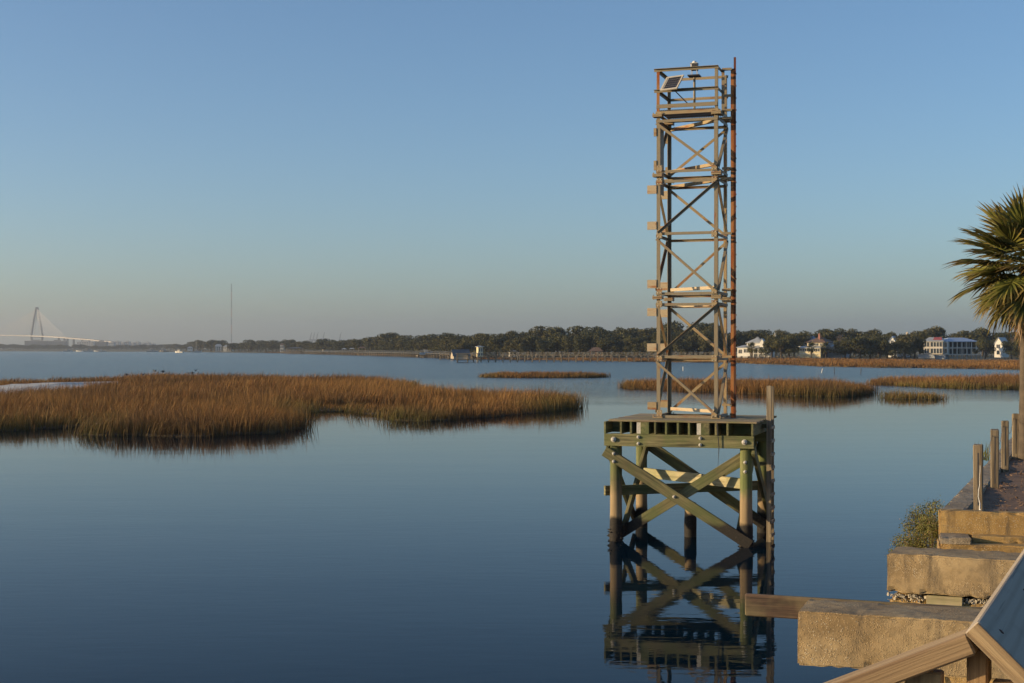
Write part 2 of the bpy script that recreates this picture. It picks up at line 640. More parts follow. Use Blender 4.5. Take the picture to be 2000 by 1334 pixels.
def blades_mesh(name, x, y, z, hgt, wid, colr, lean=.18, wind=(.10, .05), bow=None):
    """one mesh of bent grass blades, five vertices each"""
    n = len(x)
    yaw = nrng.uniform(0, 2 * np.pi, n)
    la = nrng.uniform(0, 2 * np.pi, n)
    lm = np.abs(nrng.normal(0, lean, n))
    sw_x = (vnoise(x + 17, y + 3, .55) - .5) * .6; sw_y = (vnoise(x + 91, y + 53, .55) - .5) * .6
    dx, dy = np.cos(la) * lm + wind[0] + sw_x, np.sin(la) * lm + wind[1] + sw_y
    if bow is not None:
        dx = dx + bow[0]; dy = dy + bow[1]
    wx, wy = np.cos(yaw) * wid * .5, np.sin(yaw) * wid * .5
    mid = .55
    V = np.zeros((n, 5, 3), np.float32)
    V[:, 0] = np.stack([x - wx, y - wy, z - .05], 1)
    V[:, 1] = np.stack([x + wx, y + wy, z - .05], 1)
    mx, my, mz = x + dx * hgt * mid * .7, y + dy * hgt * mid * .7, z + hgt * mid
    V[:, 2] = np.stack([mx + wx * .8, my + wy * .8, mz], 1)
    V[:, 3] = np.stack([mx - wx * .8, my - wy * .8, mz], 1)
    dr = np.clip(1 - (dx * dx + dy * dy) * .5, .35, 1)
    V[:, 4] = np.stack([x + dx * hgt * 1.25, y + dy * hgt * 1.25, z + hgt * dr], 1)
    base = (np.arange(n) * 5)[:, None]
    loops = np.concatenate([base + np.array([0, 1, 2, 3]), base + np.array([3, 2, 4])], 1).astype(np.int32).ravel()
    starts = (np.arange(n)[:, None] * 7 + np.array([0, 4])).astype(np.int32).ravel()
    me = bpy.data.meshes.new(name)
    me.vertices.add(n * 5)
    me.vertices.foreach_set('co', V.ravel())
    me.loops.add(len(loops))
    me.loops.foreach_set('vertex_index', loops)
    me.polygons.add(n * 2)
    me.polygons.foreach_set('loop_start', starts)
    me.update(calc_edges=True)
    C = np.ones((n, 5, 4), np.float32)
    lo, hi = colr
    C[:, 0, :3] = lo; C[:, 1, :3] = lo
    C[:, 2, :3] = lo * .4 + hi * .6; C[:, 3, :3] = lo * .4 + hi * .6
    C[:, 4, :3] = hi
    at_ = me.attributes.new('col', 'FLOAT_COLOR', 'POINT')
    at_.data.foreach_set('color', C.ravel())
    return me


def grass_colours(n, ed, patch, green, gold=0.0):
    """blade colours: rust brown, straw, a little green low at the wet edge; feet carry painted shade"""
    r_ = nrng.uniform(0, 1, n)[:, None]
    rust = np.array([.32, .135, .034]); straw = np.array([.50, .29, .10]); brown = np.array([.20, .105, .045])
    hi = np.where(r_ < .45, rust, np.where(r_ < .76, straw, brown)) * nrng.uniform(.40, 1.12, n)[:, None]
    mixp = np.clip((patch - .40) * 3.2, 0, 1)[:, None]
    hi = hi * (1 - mixp * .75) + (np.array([.155, .085, .040]) * nrng.uniform(.6, 1.2, n)[:, None]) * mixp * .75
    gold = np.clip((gold + np.zeros(n) - .55) * 4, 0, 1)[:, None] * nrng.uniform(.2, 1, n)[:, None]
    hi = hi * (1 - gold * .7) + np.array([.48, .25, .07]) * gold * .7
    g = (green * nrng.uniform(0, 1, n))[:, None]
    hi = hi * (1 - g) + np.array([.23, .21, .055]) * g
    lo = hi * .33 + np.array([.012, .012, .003])  # blade feet darkened: shade among the stems is put into the colour
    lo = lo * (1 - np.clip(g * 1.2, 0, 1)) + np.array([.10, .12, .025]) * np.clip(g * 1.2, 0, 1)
    return lo, hi


def mud_mound(name, poly, hgt, mat, parent=None, inset=1.3):
    cx = sum(p[0] for p in poly) / len(poly); cy = sum(p[1] for p in poly) / len(poly)
    bm = bmesh.new()
    outer = [bm.verts.new((x, y, -.3)) for x, y in poly]
    bm.faces.new(outer)
    bmesh.ops.inset_individual(bm, faces=bm.faces[:], thickness=inset, depth=0)
    for v in bm.verts:
        if v not in outer: v.co.z = hgt
    bmesh.ops.triangulate(bm, faces=bm.faces[:])
    bmesh.ops.recalc_face_normals(bm, faces=bm.faces[:])
    me = bpy.data.meshes.new(name)
    bm.to_mesh(me); bm.free()
    o = link(name, me, mat, parent)
    return o


def marsh(name, label, poly, dens, hgt=1.15, wid=.024, seed=1, green_edge=.5, exclude=None, short=None, gh=.06, rough_amp=1.0, mud_in=2.6, fringe=70):
    poly = roughen(poly, rough_amp, 4, seed)
    # mud bank under the grass
    mb = mud_mound('mud_bank', [(x, y) for x, y in poly], gh, M['mud'], None, mud_in)
    tag(mb, kind='structure')
    xs = np.array([p[0] for p in poly]); ys = np.array([p[1] for p in poly])
    area = (xs.max() - xs.min()) * (ys.max() - ys.min())
    n = int(area * dens)
    x = nrng.uniform(xs.min(), xs.max(), n); y = nrng.uniform(ys.min(), ys.max(), n)
    # ragged outline: a few blades stray outside
    keep = inside(poly, x + nrng.normal(0, .5, n), y + nrng.normal(0, .5, n))
    # thin out with distance (a blade far away covers less than a pixel)
    y0 = ys.min()
    keep &= nrng.uniform(0, 1, n) < np.clip((y0 + 12) / y, .30, 1) ** 1.2
    if exclude is not None: keep &= ~(inside(exclude, x, y) & (nrng.uniform(0, 1, n) < .86 + .14 * (vnoise(x, y, .25) < .7)))
    x, y = x[keep], y[keep]
    # the water's edge is thickly fringed
    ne = int(sum(math.dist(poly[i], poly[(i + 1) % len(poly)]) for i in range(len(poly))) * fringe)
    seg = np.array([math.dist(poly[i], poly[(i + 1) % len(poly)]) for i in range(len(poly))])
    ii = nrng.choice(len(poly), ne, p=seg / seg.sum()); tt = nrng.uniform(0, 1, ne)
    P0 = np.array(poly)[ii]; P1 = np.array(poly)[(ii + 1) % len(poly)]
    fx = P0[:, 0] + (P1[:, 0] - P0[:, 0]) * tt + nrng.normal(0, .45, ne); fy = P0[:, 1] + (P1[:, 1] - P0[:, 1]) * tt + nrng.normal(0, .45, ne)
    if exclude is not None:
        kk = ~inside(exclude, fx, fy); fx, fy = fx[kk], fy[kk]
    x = np.concatenate([x, fx]); y = np.concatenate([y, fy])
    n = len(x)
    ed = edge_dist(poly, x, y)
    patch = vnoise(x + 31, y + 7, .11) * .6 + vnoise(x, y, .33) * .4
    clump = vnoise(x, y, .9)
    keep = nrng.uniform(0, 1, n) < .35 + clump * .9
    x, y, ed, patch, clump = x[keep], y[keep], ed[keep], patch[keep], clump[keep]
    n = len(x)
    h = hgt * (.36 + .50 * vnoise(x + 5, y + 9, .10) + .30 * vnoise(x + 3, y, .36) + .22 * clump) * nrng.uniform(.5, 1.18, n)
    h *= np.clip(.78 + ed * .15, 0, 1)
    h = np.where(nrng.uniform(0, 1, n) < .05, h * 1.3, h)
    if short is not None:
        h *= np.where(inside(short, x, y), .75, 1)
        h *= np.where(inside(flattened, x, y), .38, 1)
    w = wid * nrng.uniform(.6, 1.3, n) * np.clip(y / (y0 + 20), 1, 2.2)
    green = np.clip(1 - ed / 2.5, 0, 1) * green_edge * np.clip(vnoise(x, y, .12) * 2.2 - .5, 0, 1)
    z = np.full(n, gh - .02)
    z = np.where(ed < 1.4, np.minimum(z, -.05 + ed * .06), z)
    # edge blades lean out over the water
    eps = .3
    gx = (edge_dist(poly, x + eps, y) - ed) / eps; gy = (edge_dist(poly, x, y + eps) - ed) / eps
    k = np.clip(1 - ed / 1.6, 0, 1) * nrng.uniform(0, .75, n)
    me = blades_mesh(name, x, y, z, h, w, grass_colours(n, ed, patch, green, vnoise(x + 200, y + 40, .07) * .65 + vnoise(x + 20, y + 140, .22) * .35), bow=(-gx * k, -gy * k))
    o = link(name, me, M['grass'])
    tag(o, label, 'grass', None, 'stuff')
    return o


sand_poly = [(-72, 118), (-56, 118), (-46.5, 124), (-43, 134), (-44.5, 150), (-47, 168), (-47.5, 186), (-52, 190), (-56, 170), (-55, 152), (-62, 138), (-80, 132)]
behind_sand = [(-110, 130), (-80, 132), (-62, 138), (-55, 152), (-56, 170), (-52, 190), (-50, 215), (-120, 215)]
flattened = [(-16, 101), (-12.4, 106), (-8.6, 96), (-4.5, 101), (-6.5, 109), (-12, 114), (-17, 110)]
left_poly = [(-78, 92), (-52, 84), (-31, 81), (-29.5, 81), (-26.4, 84.5), (-24.6, 87), (-23.4, 77.6), (-17.9, 76), (-13.4, 79), (-13.9, 90), (-14.6, 104), (-12.6, 107),
             (-8.6, 97.2), (-5.6, 92), (-.86, 98.6), (3.6, 109.5), (4.9, 112), (5.3, 116), (4.8, 122), (2.6, 127), (-1.1, 131), (-7.6, 140), (-10.8, 149),
             (-13, 172), (-20.6, 190), (-36.5, 202), (-54, 204), (-61, 186), (-66, 172), (-80, 166), (-100, 160), (-100, 120)]
marsh('marsh_grass', 'large rust brown marsh grass island filling the left middle distance', left_poly, 66, 1.4, .026, 3, .75, exclude=sand_poly, short=behind_sand)

# the bare shell bank in the left island
m = MB()
sp = roughen(sand_poly, .6, 3, 5)
cx = sum(p[0] for p in sp) / len(sp); cy = sum(p[1] for p in sp) / len(sp)
bm = bmesh.new()
ring0 = [bm.verts.new((x, y, .02)) for x, y in sp]
ring1 = [bm.verts.new((cx + (x - cx) * .86, cy + (y - cy) * .86, .42 + rng.uniform(-.06, .06))) for x, y in sp]
ring2 = [bm.verts.new((cx + (x - cx) * .45, cy + (y - cy) * .45, .70 + rng.uniform(-.08, .08))) for x, y in sp]
for a, b in ((ring0, ring1), (ring1, ring2)):
    for i in range(len(a)):
        bm.faces.new((a[i], a[(i + 1) % len(a)], b[(i + 1) % len(a)], b[i]))
bm.faces.new(ring2)
bmesh.ops.triangulate(bm, faces=bm.faces[:])
me = bpy.data.meshes.new('shell_bank'); bm.to_mesh(me); bm.free()
tag(link('shell_bank', me, M['sand']), kind='structure')

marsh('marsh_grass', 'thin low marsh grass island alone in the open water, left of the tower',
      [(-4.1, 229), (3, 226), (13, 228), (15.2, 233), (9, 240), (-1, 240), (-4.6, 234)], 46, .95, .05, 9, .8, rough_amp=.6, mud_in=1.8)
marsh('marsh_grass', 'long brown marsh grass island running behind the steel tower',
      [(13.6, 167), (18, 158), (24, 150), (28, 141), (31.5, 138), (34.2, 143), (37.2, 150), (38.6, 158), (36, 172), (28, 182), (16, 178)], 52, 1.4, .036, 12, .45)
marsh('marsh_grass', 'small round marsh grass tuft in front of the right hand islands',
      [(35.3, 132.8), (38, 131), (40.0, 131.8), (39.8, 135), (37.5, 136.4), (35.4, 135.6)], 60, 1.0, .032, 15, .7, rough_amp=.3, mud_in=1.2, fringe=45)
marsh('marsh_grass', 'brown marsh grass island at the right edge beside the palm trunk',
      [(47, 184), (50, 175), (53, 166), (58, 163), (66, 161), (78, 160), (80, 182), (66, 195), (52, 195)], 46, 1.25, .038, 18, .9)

# marsh strip along the far bank
fp = []
for cpx in range(880, 2500, 40):
    ys = interp(cpx, SHORE) * (1 + .012 * math.sin(cpx * .05) + .008 * math.sin(cpx * .017 + 2)) * 1.004
    fp.append(((cpx - 1000) / FPX * ys, ys))
for cpx in range(2480, 879, -40):
    ys = interp(cpx, SHORE); yw = interp(cpx, WOODS)
    yb = max(ys * 1.02, min(yw * .93, ys + 150))
    fp.append(((cpx - 1000) / FPX * yb, yb))
marsh('marsh_grass', 'golden strip of marsh along the far bank below the houses', fp, 8.0, 1.0, .085, 22, .12, gh=.20, rough_amp=.8, fringe=8)
fp = []
for cpx in range(520, 881, 30):
    ys = interp(cpx, SHORE) * 1.003
    fp.append(((cpx - 1000) / FPX * ys, ys))
for cpx in range(880, 519, -30):
    ys = interp(cpx, SHORE) * 1.09
    fp.append(((cpx - 1000) / FPX * ys, ys))
marsh('marsh_grass', 'narrow distant marsh strip below the long left hand dock', fp, 1.6, .9, .2, 25, .1, gh=.2, rough_amp=.8, fringe=3)
# sparse drowned stems between the islands
x = nrng.uniform(4.5, 16, 500); y = nrng.uniform(176, 214, 500)
keep = nrng.uniform(0, 1, 500) < vnoise(x, y, .25) ** 2
x, y = x[keep], y[keep]
me = blades_mesh('sparse_reeds', x, y, np.full(len(x), -.1), nrng.uniform(.25, .6, len(x)), np.full(len(x), .03), grass_colours(len(x), x * 0, x * 0, x * 0 + .9), .5)
tag(link('sparse_reeds', me, M['grass']), 'sparse drowned reed stems between the marsh islands', 'reeds', None, 'stuff')


# ------------------------------------------------------------------ timber platform
SITE = R(-18.5)
PO = Vector((2.56, 35.0, 0))


def bolt_mesh(r=.05, d=.035):
    m = MB()
    n = 10
    m.tube([(0, 0, 0), (0, -d * .35, 0)], [r, r], n)
    m.tube([(0, -d * .35, 0), (0, -d * .8, 0), (0, -d * 1.1, 0)], [r * .8, r * .7, r * .35], n)
    return m.mesh('bolt')


BOLT = bolt_mesh(.042, .05); BOLT.materials.append(M['bolt'])
BOLT_BIG = bolt_mesh(.068, .07); BOLT_BIG.materials.append(M['bolt'])

plat = empty('timber_platform', PO, SITE)
tag(plat, 'square algae green timber platform on round piles standing in the water', 'platform')
PU, PV = 3.2, 2.72


def pile(parent, u, v, z0, z1, r=.148, name='pile', seed=0):
    n, k = 16, 14
    bm_v, fs = [], []
    for i in range(k):
        z = z0 + (z1 - z0) * i / (k - 1)
        rr = r * (1.04 - .06 * i / (k - 1))
        if z < .5: rr *= 1.06
        for j in range(n):
            a = 2 * math.pi * j / n
            q = 1 + .035 * mnoise.noise(Vector((math.cos(a) * 2 + seed, math.sin(a) * 2, z * 1.3 + seed * 3)))
            if z < .45: q += .10 * max(0, mnoise.noise(Vector((math.cos(a) * 5 + seed, math.sin(a) * 5, z * 9))))
            bm_v.append((rr * q * math.cos(a), rr * q * math.sin(a), z))
    for i in range(k - 1):
        for j in range(n):
            j2 = (j + 1) % n
            fs.append((i * n + j, i * n + j2, (i + 1) * n + j2, (i + 1) * n + j))
    fs.append(tuple((k - 1) * n + j for j in range(n)))
    m = MB(); m.add(bm_v, fs)
    return m.build(name, M['pile'], parent, (u, v, 0), smooth=True)


DECK = 3.0
for i, (u, v) in enumerate(((0, 0), (PU, 0), (0, PV), (PU, PV))):
    pile(plat, u, v, -1.0, DECK - .36, seed=i * 3)
# oyster crust clinging to the front piles at the waterline
for u in (0, PU):
    m = MB()
    for k in range(46):
        a = rng.uniform(0, 6.283); zz = rng.uniform(-.1, .34) * rng.uniform(.3, 1)
        d = Vector((math.cos(a), math.sin(a), rng.uniform(-.2, .5)))
        c = Vector((u + .15 * math.cos(a), .15 * math.sin(a), zz))
        s_ = rng.uniform(.02, .05)
        m.tube([c, c + d * s_ * 1.6], [s_ * .6, s_ * .2], 5)
    tag(m.build('oyster_crust', M['black'] if False else M['pile'], plat), kind='stuff')
# cap beams (front and back of the front piles, back piles)
FB = -.20
cap = beam('cap_beam', (-.24, FB, DECK - .50), (PU + .22, FB, DECK - .50), .09, .30, M['green_wood'], plat)
beam('cap_beam', (-.24, PV + .20, DECK - .50), (PU + .22, PV + .20, DECK - .50), .09, .30, M['green_wood'], plat)
beam('cap_beam', (-.24, PV - .19, DECK - .50), (PU + .22, PV - .19, DECK - .50), .09, .30, M['green_wood'], plat)
for (u, z, big) in ((0, DECK - .49, 1), (PU, DECK - .49, 1), (.62, DECK - .42, 0), (.62, DECK - .58, 0), (2.14, DECK - .42, 0), (2.14, DECK - .58, 0)):
    link('bolt', BOLT_BIG if big else BOLT, None, cap, (u + .24, FB + .20 - .045 - .0, z - (DECK - .50)))
for b in cap.children:
    b.location.y = -.045
# joists: ends show under the deck edge
JZ = DECK - .05 - .15
for u in (-.215, .19, .44, 1.04, 1.31, 1.60, 1.87, 2.52, 2.80, PU + .19):
    beam('joist', (u, FB - .06, JZ), (u, PV + .30, JZ), .05, .29, M['green_wood'], plat)
jj = sorted([-.215, .19, .44, .78, 1.04, 1.31, 1.60, 1.87, 2.26, 2.52, 2.80, PU + .19])
for ja, jb in zip(jj, jj[1:]):
    wa = .105 if ja in (.78, 2.26) else .025
    wb = .105 if jb in (.78, 2.26) else .025
    beam('blocking', (ja + wa + .004, .36 + rng.uniform(-.05, .05), JZ), (jb - wb - .004, .36, JZ), .045, .285, M['green_wood'], plat)
for u in (.78, 2.26):
    beam('bearer', (u, FB - .05, JZ), (u, PV + .30, JZ), .21, .29, M['green_wood'], plat)
    s_ = MB().box(-.012, .0, -.02, .06, -.14, .14)
    s_ = MB().box(-.05, .05, -.004, .004, -.14, .14)
    st = s_.build('strap', M['bolt'], plat, (u - .16, FB + .0, JZ))
# deck planks, running across the front
v0 = FB - .06
nply = 22
for k in range(nply):
    pw = (PV + .52) / nply
    va = v0 + k * pw
    uo = rng.uniform(-.015, .015)
    beam('deck_plank', (-.12 + uo, va + pw / 2, DECK - .024 + rng.uniform(-.004, .004)), (PU + .30 + uo, va + pw / 2, DECK - .024 + rng.uniform(-.004, .004)),
         pw - .012, .048, M['deck_wood'], plat)
# diagonal braces, front
BZ = DECK - .78
br = beam('brace', (-.24, -.19, BZ), (PU + .14, -.19, .06), .085, .26, M['green_wood'], plat)
for u, z in ((.0, 2.16), (.0, 1.97), (1.5, 1.155)):
    b = link('bolt', BOLT, None, plat, (u, -.235, z))
for z in (2.02, 1.80):
    link('bolt', BOLT, None, plat, (PU, -.15, z))
beam('brace', (.06, .19, .16), (PU - .05, .19, BZ - .06), .085, .25, M['green_wood'], plat)
# rear
beam('brace', (-.05, PV - .19, BZ + .18), (PU + .1, PV - .19, .20), .085, .27, M['green_wood'], plat)
beam('brace', (-.05, PV + .19, .2), (PU + .1, PV + .19, BZ), .085, .25, M['green_wood'], plat)
# left and right sides
for u, s in ((0, -1), (PU, 1)):
    beam('brace', (u + s * .19, -.1, BZ + .1), (u + s * .19, PV, .25), .08, .24, M['green_wood'], plat)
    beam('brace', (u - s * .19, .0, .3), (u - s * .19, PV, BZ + .1), .08, .24, M['green_wood'], plat)
# horizontal ties laid corner to corner
beam('tie_beam', (-.33, -.02 + .17, 1.21), (PU + .1, PV + .15, 1.21), .10, .24, M['green_wood'], plat)
tb_ = beam('tie_beam', (.12, PV - .16, 1.47), (PU + .06, .16, 1.47), .09, .25, M['pale_wood'], plat)  # this tie is in a paler timber than the other
tb_['label'] = 'pale cream tie beam'
# ladder on the right hand side
lad = empty('ladder', (PU + .40, .98, 0), 0, plat)
for dv in (0, .46):
    beam('stringer', (0, dv, -.3), (0, dv, 3.82 - dv * .05), .05, .115, M['grey_wood'], lad, up=(1, 0, 0))
for k in range(9):
    z = .15 + k * .33
    beam('rung', (.05, -.05, z), (.05, .51, z), .05, .08, M['grey_wood'], lad)
for z in (2.83, 1.9):
    beam('bracket', (-.24, .1, z), (-.05, .1, z), .08, .1, M['green_wood'], lad)
# cable hanging from the deck edge
m = MB()
pts = [(2.56, FB - .095, DECK - .05), (2.575, FB - .10, DECK - .3), (2.60, FB - .09, DECK - .62), (2.585, FB - .09, DECK - .95), (2.57, FB - .09, DECK - 1.15)]
m.tube(pts, [.010, .012, .011, .004, .003], 6)
cb = m.build('hanging_cable', M['black'], plat)
# cut-off pile under the platform
stub_at = Matrix.Translation(PO) @ Matrix.Rotation(SITE, 4, 'Z') @ Vector((1.58, 1.35, 0))
st = pile(None, stub_at.x, stub_at.y, -1, .86, .145, 'pile_stub', 20)
tag(st, 'short sawn-off pile standing in the water beneath the platform', 'pile')

# ------------------------------------------------------------------ steel tower
TW, TD = 1.535, 1.34       # width across the front, depth
T0 = Matrix.Translation(PO) @ Matrix.Rotation(SITE, 4, 'Z') @ Vector((.838, .80, DECK))
tower = empty('navigation_tower', T0, SITE)
tag(tower, 'tall square lattice tower of rusting steel angle on the timber platform', 'tower')
ST, SR = M['steel'], M['steel_rusty']
Z1, Z2, Z3 = 3.0, 6.05, 7.52          # joints between sections and platform level
corners = ((0, 0), (TW, 0), (0, TD), (TW, TD))
for (u, v) in corners:
    fu = 1 if u == 0 else -1; fv = 1 if v == 0 else -1
    for za, zb in ((.02, Z1 - .04), (Z1 + .04, Z2 - .04), (Z2 + .04, Z3 - .02)):
        m = MB()
        w, t = .092, .014
        m.box(*sorted((u, u + fu * w)), *sorted((v, v + fv * t)), za, zb)
        m.box(*sorted((u, u + fu * t)), *sorted((v + fv * t, v + fv * w)), za, zb)
        m.build('leg', M['rusty_v'] if (u > 0 and v > 0) else M['steel_v'], tower)
    # foot plate and joint flanges
    for z in (.012, Z1, Z2, Z3 + .02):
        m = MB()
        s_ = .12
        if z < .1:
            m.box(u - s_ + fu * .04, u + s_ + fu * .04, v - s_ + fv * .04, v + s_ + fv * .04, 0.002, .020)
        else:
            m.box(u - s_ + fu * .03, u + s_ + fu * .03, v - s_ + fv * .03, v + s_ + fv * .03, z - .036, z - .004)
            m.box(u - s_ + fu * .03, u + s_ + fu * .03, v - s_ + fv * .03, v + s_ + fv * .03, z + .004, z + .036)
        for du in (-.07, .13):
            m.tube([(u + fu * du, v - fv * .05, z - .05 if z > .1 else .02), (u + fu * du, v - fv * .05, z + .07)], .013, 6)
        m.build('flange', SR, tower)
# girts round each level
girt_z = [(.07, 1), (1.49, 0), (Z1 - .14, 1), (Z1 + .13, 1), (4.56, 0), (Z2 - .13, 1), (Z2 + .12, 1), (Z3 - .09, 1)]
for z, both in girt_z:
    g = .066
    angle_bar('girt', (0, -.016, z), (TW, -.016, z), g, .010, ST, tower, flip=(1, -1) if both else (1, 1))
    angle_bar('girt', (0, TD + .002, z - .02), (TW, TD + .002, z - .02), g, .010, SR, tower, flip=(-1, -1))
    angle_bar('girt', (-.016, 0, z + .012), (-.016, TD, z + .012), g, .010, ST, tower, flip=(-1, -1))
    angle_bar('girt', (TW + .016, 0, z + .012), (TW + .016, TD, z + .012), g, .010, ST, tower, flip=(1, -1))
# horizontal diagonals (plan bracing) at the section joints
for z in (.14, Z1 - .22, Z1 + .2, Z2 - .20, Z2 + .2, Z3 - .19):
    angle_bar('plan_brace', (.08, TD - .08, z), (TW - .08, .08, z), .08, .010, M['plate'] if z < 4 else SR, tower)
# face bracing
def panel(za, zb, k):
    """one diagonal per face; alternate slopes make the zigzag"""
    lo, hi = za + .07, zb - .07
    a, b = (lo, hi) if k else (hi, lo)
    w = .068
    angle_bar('brace', (.02, -.030, a), (TW - .02, -.030, b), w, .010, ST, tower, up=(0, 1, 0), flip=(1, -1))
    angle_bar('brace', (.02, TD + .02, b), (TW - .02, TD + .02, a), w, .010, SR, tower, up=(0, 1, 0), flip=(1, 1))
    angle_bar('brace', (-.03, .02, b), (-.03, TD - .02, a), w, .010, SR, tower, up=(1, 0, 0), flip=(1, 1))
    angle_bar('brace', (TW + .03, .02, b), (TW + .03, TD - .02, a), w, .010, ST, tower, up=(1, 0, 0), flip=(-1, -1))


def gussets(z):
    for u in (.0, TW - .16):
        MB().box(u + .01, u + .15, -.046, -.036, z - .08, z + .08).build('gusset', SR, tower)
        for du in (.04, .12):
            for dz in (-.05, .05):
                MB().tube([(u + du, -.045, z + dz), (u + du, -.060, z + dz)], .011, 6).build('bolt', M['bolt'], tower)


for z_ in (.12, 1.49, Z1 - .16, Z1 + .17, 4.56, Z2 - .16, Z2 + .16): gussets(z_)
panel(.06, 1.50, 0)
panel(1.50, Z1 - .1, 1)
panel(Z1 + .1, 4.56, 0)
panel(4.56, Z2 - .1, 1)
panel(Z2 + .1, Z3 - .08, 0)
# stub plates that once carried the day boards, standing out left of both left legs
for z, hh, ww in ((7.13, .20, .07), (6.30, .24, .07), (5.70, .21, .235), (4.80, .20, .235), (3.34, .21, .235), (2.64, .20, .235), (1.76, .20, .24), (.30, .19, .23)):
    for v in (-.02, TD + .0):
        m = MB()
        m.box(-ww, -.002, v, v + .05, z - hh / 2, z + hh / 2)
        m.build('stub_plate', SR if z < .5 or ww < .1 else M['plate'], tower)
# a ladder-backed channel stands inside the left face near the top
m = MB().box(.03, .05, .16, .62, Z2 - .45, Z3 - .25)
m.build('channel', M['steel'], tower)
# climbing rail on the right hand side: channel plus notched bar
RV = .56
RU = TW + .285
H_R = 8.98
m = MB()
m.box(RU - .055, RU + .02, RV - .045, RV + .045, 0, H_R - .28)
m.build('rail_channel', M['rust'], tower)
m = MB()
m.box(RU + .022, RU + .075, RV - .05, RV - .02, 0, H_R)
k = .15
while k < H_R - .2:
    m.box(RU + .0755, RU + .086, RV - .055, RV - .015, k, k + .035)
    k += .30
m.build('climbing_rail', M['rust_dark'], tower)
for z in (.30, 1.50, Z1 - .12, Z1 + .16, 4.57, Z2 - .12, Z2 + .14, Z3 - .08, Z3 + .12, 8.0, 8.66):
    angle_bar('outrigger', (TW + (.02 if z < Z3 else .02), RV - .09, z), (RU - .02, RV - .09, z), .06, .010, SR if z < 4 else ST, tower)
    if abs(z - Z1) < .3 or abs(z - Z2) < .3:
        angle_bar('outrigger', (TW + .02, RV + .5, z + .03), (RU - .02, RV + .04, z + .03), .06, .010, SR, tower)
# top platform: frame, grating, toe board, guard rails
RT, RM = 8.70, 8.18
m = MB()
for v in (-.02, TD + .0):
    m.box(-.02, TW + .02, v, v + .02, Z3 + .04, Z3 + .12)
for u in (-.02, TW):
    m.box(u, u + .02, .001, TD - .001, Z3 + .04, Z3 + .12)
m.build('grating_frame', SR, tower)
gr = MB()
k = .02
while k < TW:
    gr.box(k, k + .008, .002, TD - .002, Z3 + .125, Z3 + .165)
    k += .045
gr.box(.0, TW, .30, .31, Z3 + .130, Z3 + .160)
gr.box(.0, TW, .75, .76, Z3 + .130, Z3 + .160)
gr.box(.0, TW, 1.1, 1.11, Z3 + .130, Z3 + .160)
tag(gr.build('grating', ST, tower), kind='stuff')
beam('toe_board', (0, -.035, Z3 + .24), (TW, -.035, Z3 + .24), .012, .10, ST, tower)
for (u, v) in corners:
    fu = 1 if u == 0 else -1; fv = 1 if v == 0 else -1
    m = MB()
    m.box(*sorted((u, u + fu * .075)), *sorted((v, v + fv * .010)), Z3 + .05, RT)
    m.box(*sorted((u, u + fu * .010)), *sorted((v + fv * .010, v + fv * .075)), Z3 + .05, RT)
    m.build('guard_post', M['rust'] if (u, v) == (0, 0) else ST, tower)
m = MB().box(TW, TW + .075, .52, .53, Z3 + .05, RT); m.build('guard_post', ST, tower)
for z in (RT, RM):
    angle_bar('guard_rail', (-.06, -.002, z), (TW + .02, -.002, z), .07, .010, ST, tower, flip=(-1, -1))
    angle_bar('guard_rail', (-.02, TD + .002, z), (TW + .02, TD + .002, z), .07, .010, SR, tower, flip=(1, -1))
    angle_bar('guard_rail', (-.004, .01, z - .003), (-.004, TD, z - .003), .07, .010, ST, tower, flip=(-1, -1))
    angle_bar('guard_rail', (TW + .004, .01, z - .003), (TW + .004, .55, z - .003), .07, .010, ST, tower, flip=(1, -1))
# lantern on its post
lanp = Matrix.Translation(T0) @ Matrix.Rotation(SITE, 4, 'Z')
lan = empty('navigation_light', lanp @ Vector((.80, .78, Z3 + .17)), SITE)
tag(lan, 'small navigation lantern on a steel post at the very top of the tower', 'lantern')
m = MB().tube([(0, 0, 0), (0, 0, .92)], .030, 10); m.build('post', ST, lan)
m = MB().box(-.15, .15, -.15, .15, .92, .95); m.build('mounting_plate', M['black'], lan)
m = MB()
for a, b in ((-.07, -.07), (.07, -.07), (-.07, .07), (.07, .07)):
    m.tube([(a, b, .95), (a, b, 1.08)], .008, 6)
m.build('standoffs', M['bolt'], lan)
m = MB().box(-.085, .085, -.085, .085, 1.08, 1.24); m.build('body', M['black'], lan)
m = MB().box(-.095, .095, -.095, .095, 1.241, 1.256); m.build('lid', M['bolt'], lan)
m = MB().box(-.085, -.05, -.09, -.086, 1.09, 1.23); m.build('side_panel', M['bolt'], lan)
m = MB().tube([(0, 0, 1.256), (0, 0, 1.29), (0, 0, 1.315)], [.06, .055, .03], 12); m.build('lens', M['white'], lan, smooth=True)
# solar panel
sp_o = empty('solar_panel', lanp @ Vector((.42, -.12, Z3 + .78)), SITE)
tag(sp_o, 'small tilted solar panel in a pale frame on the tower guard rail', 'solar panel')
TM = Matrix.Rotation(R(-8), 4, 'Y') @ Matrix.Rotation(R(32), 4, 'Z') @ Matrix.Rotation(R(38), 4, 'X') @ Matrix.Rotation(R(0), 4, 'Y')
TM = Matrix.Rotation(R(-20), 4, 'Z') @ Matrix.Rotation(R(50), 4, 'X')
hw, hh = .25, .25
m = MB()
m.box(-hw, hw, -hh, -hh + .045, 0, .03, TM); m.box(-hw, hw, hh - .045, hh, 0, .03, TM)
m.box(-hw, -hw + .055, -hh + .045, hh - .045, 0, .03, TM); m.box(hw - .04, hw, -hh + .045, hh - .045, 0, .03, TM)
m.build('frame', M['panel_frame'], sp_o)
m = MB().box(-hw + .055, hw - .04, -hh + .045, hh - .045, 0.004, .018, TM); m.build('backing', M['panel_frame'], sp_o)
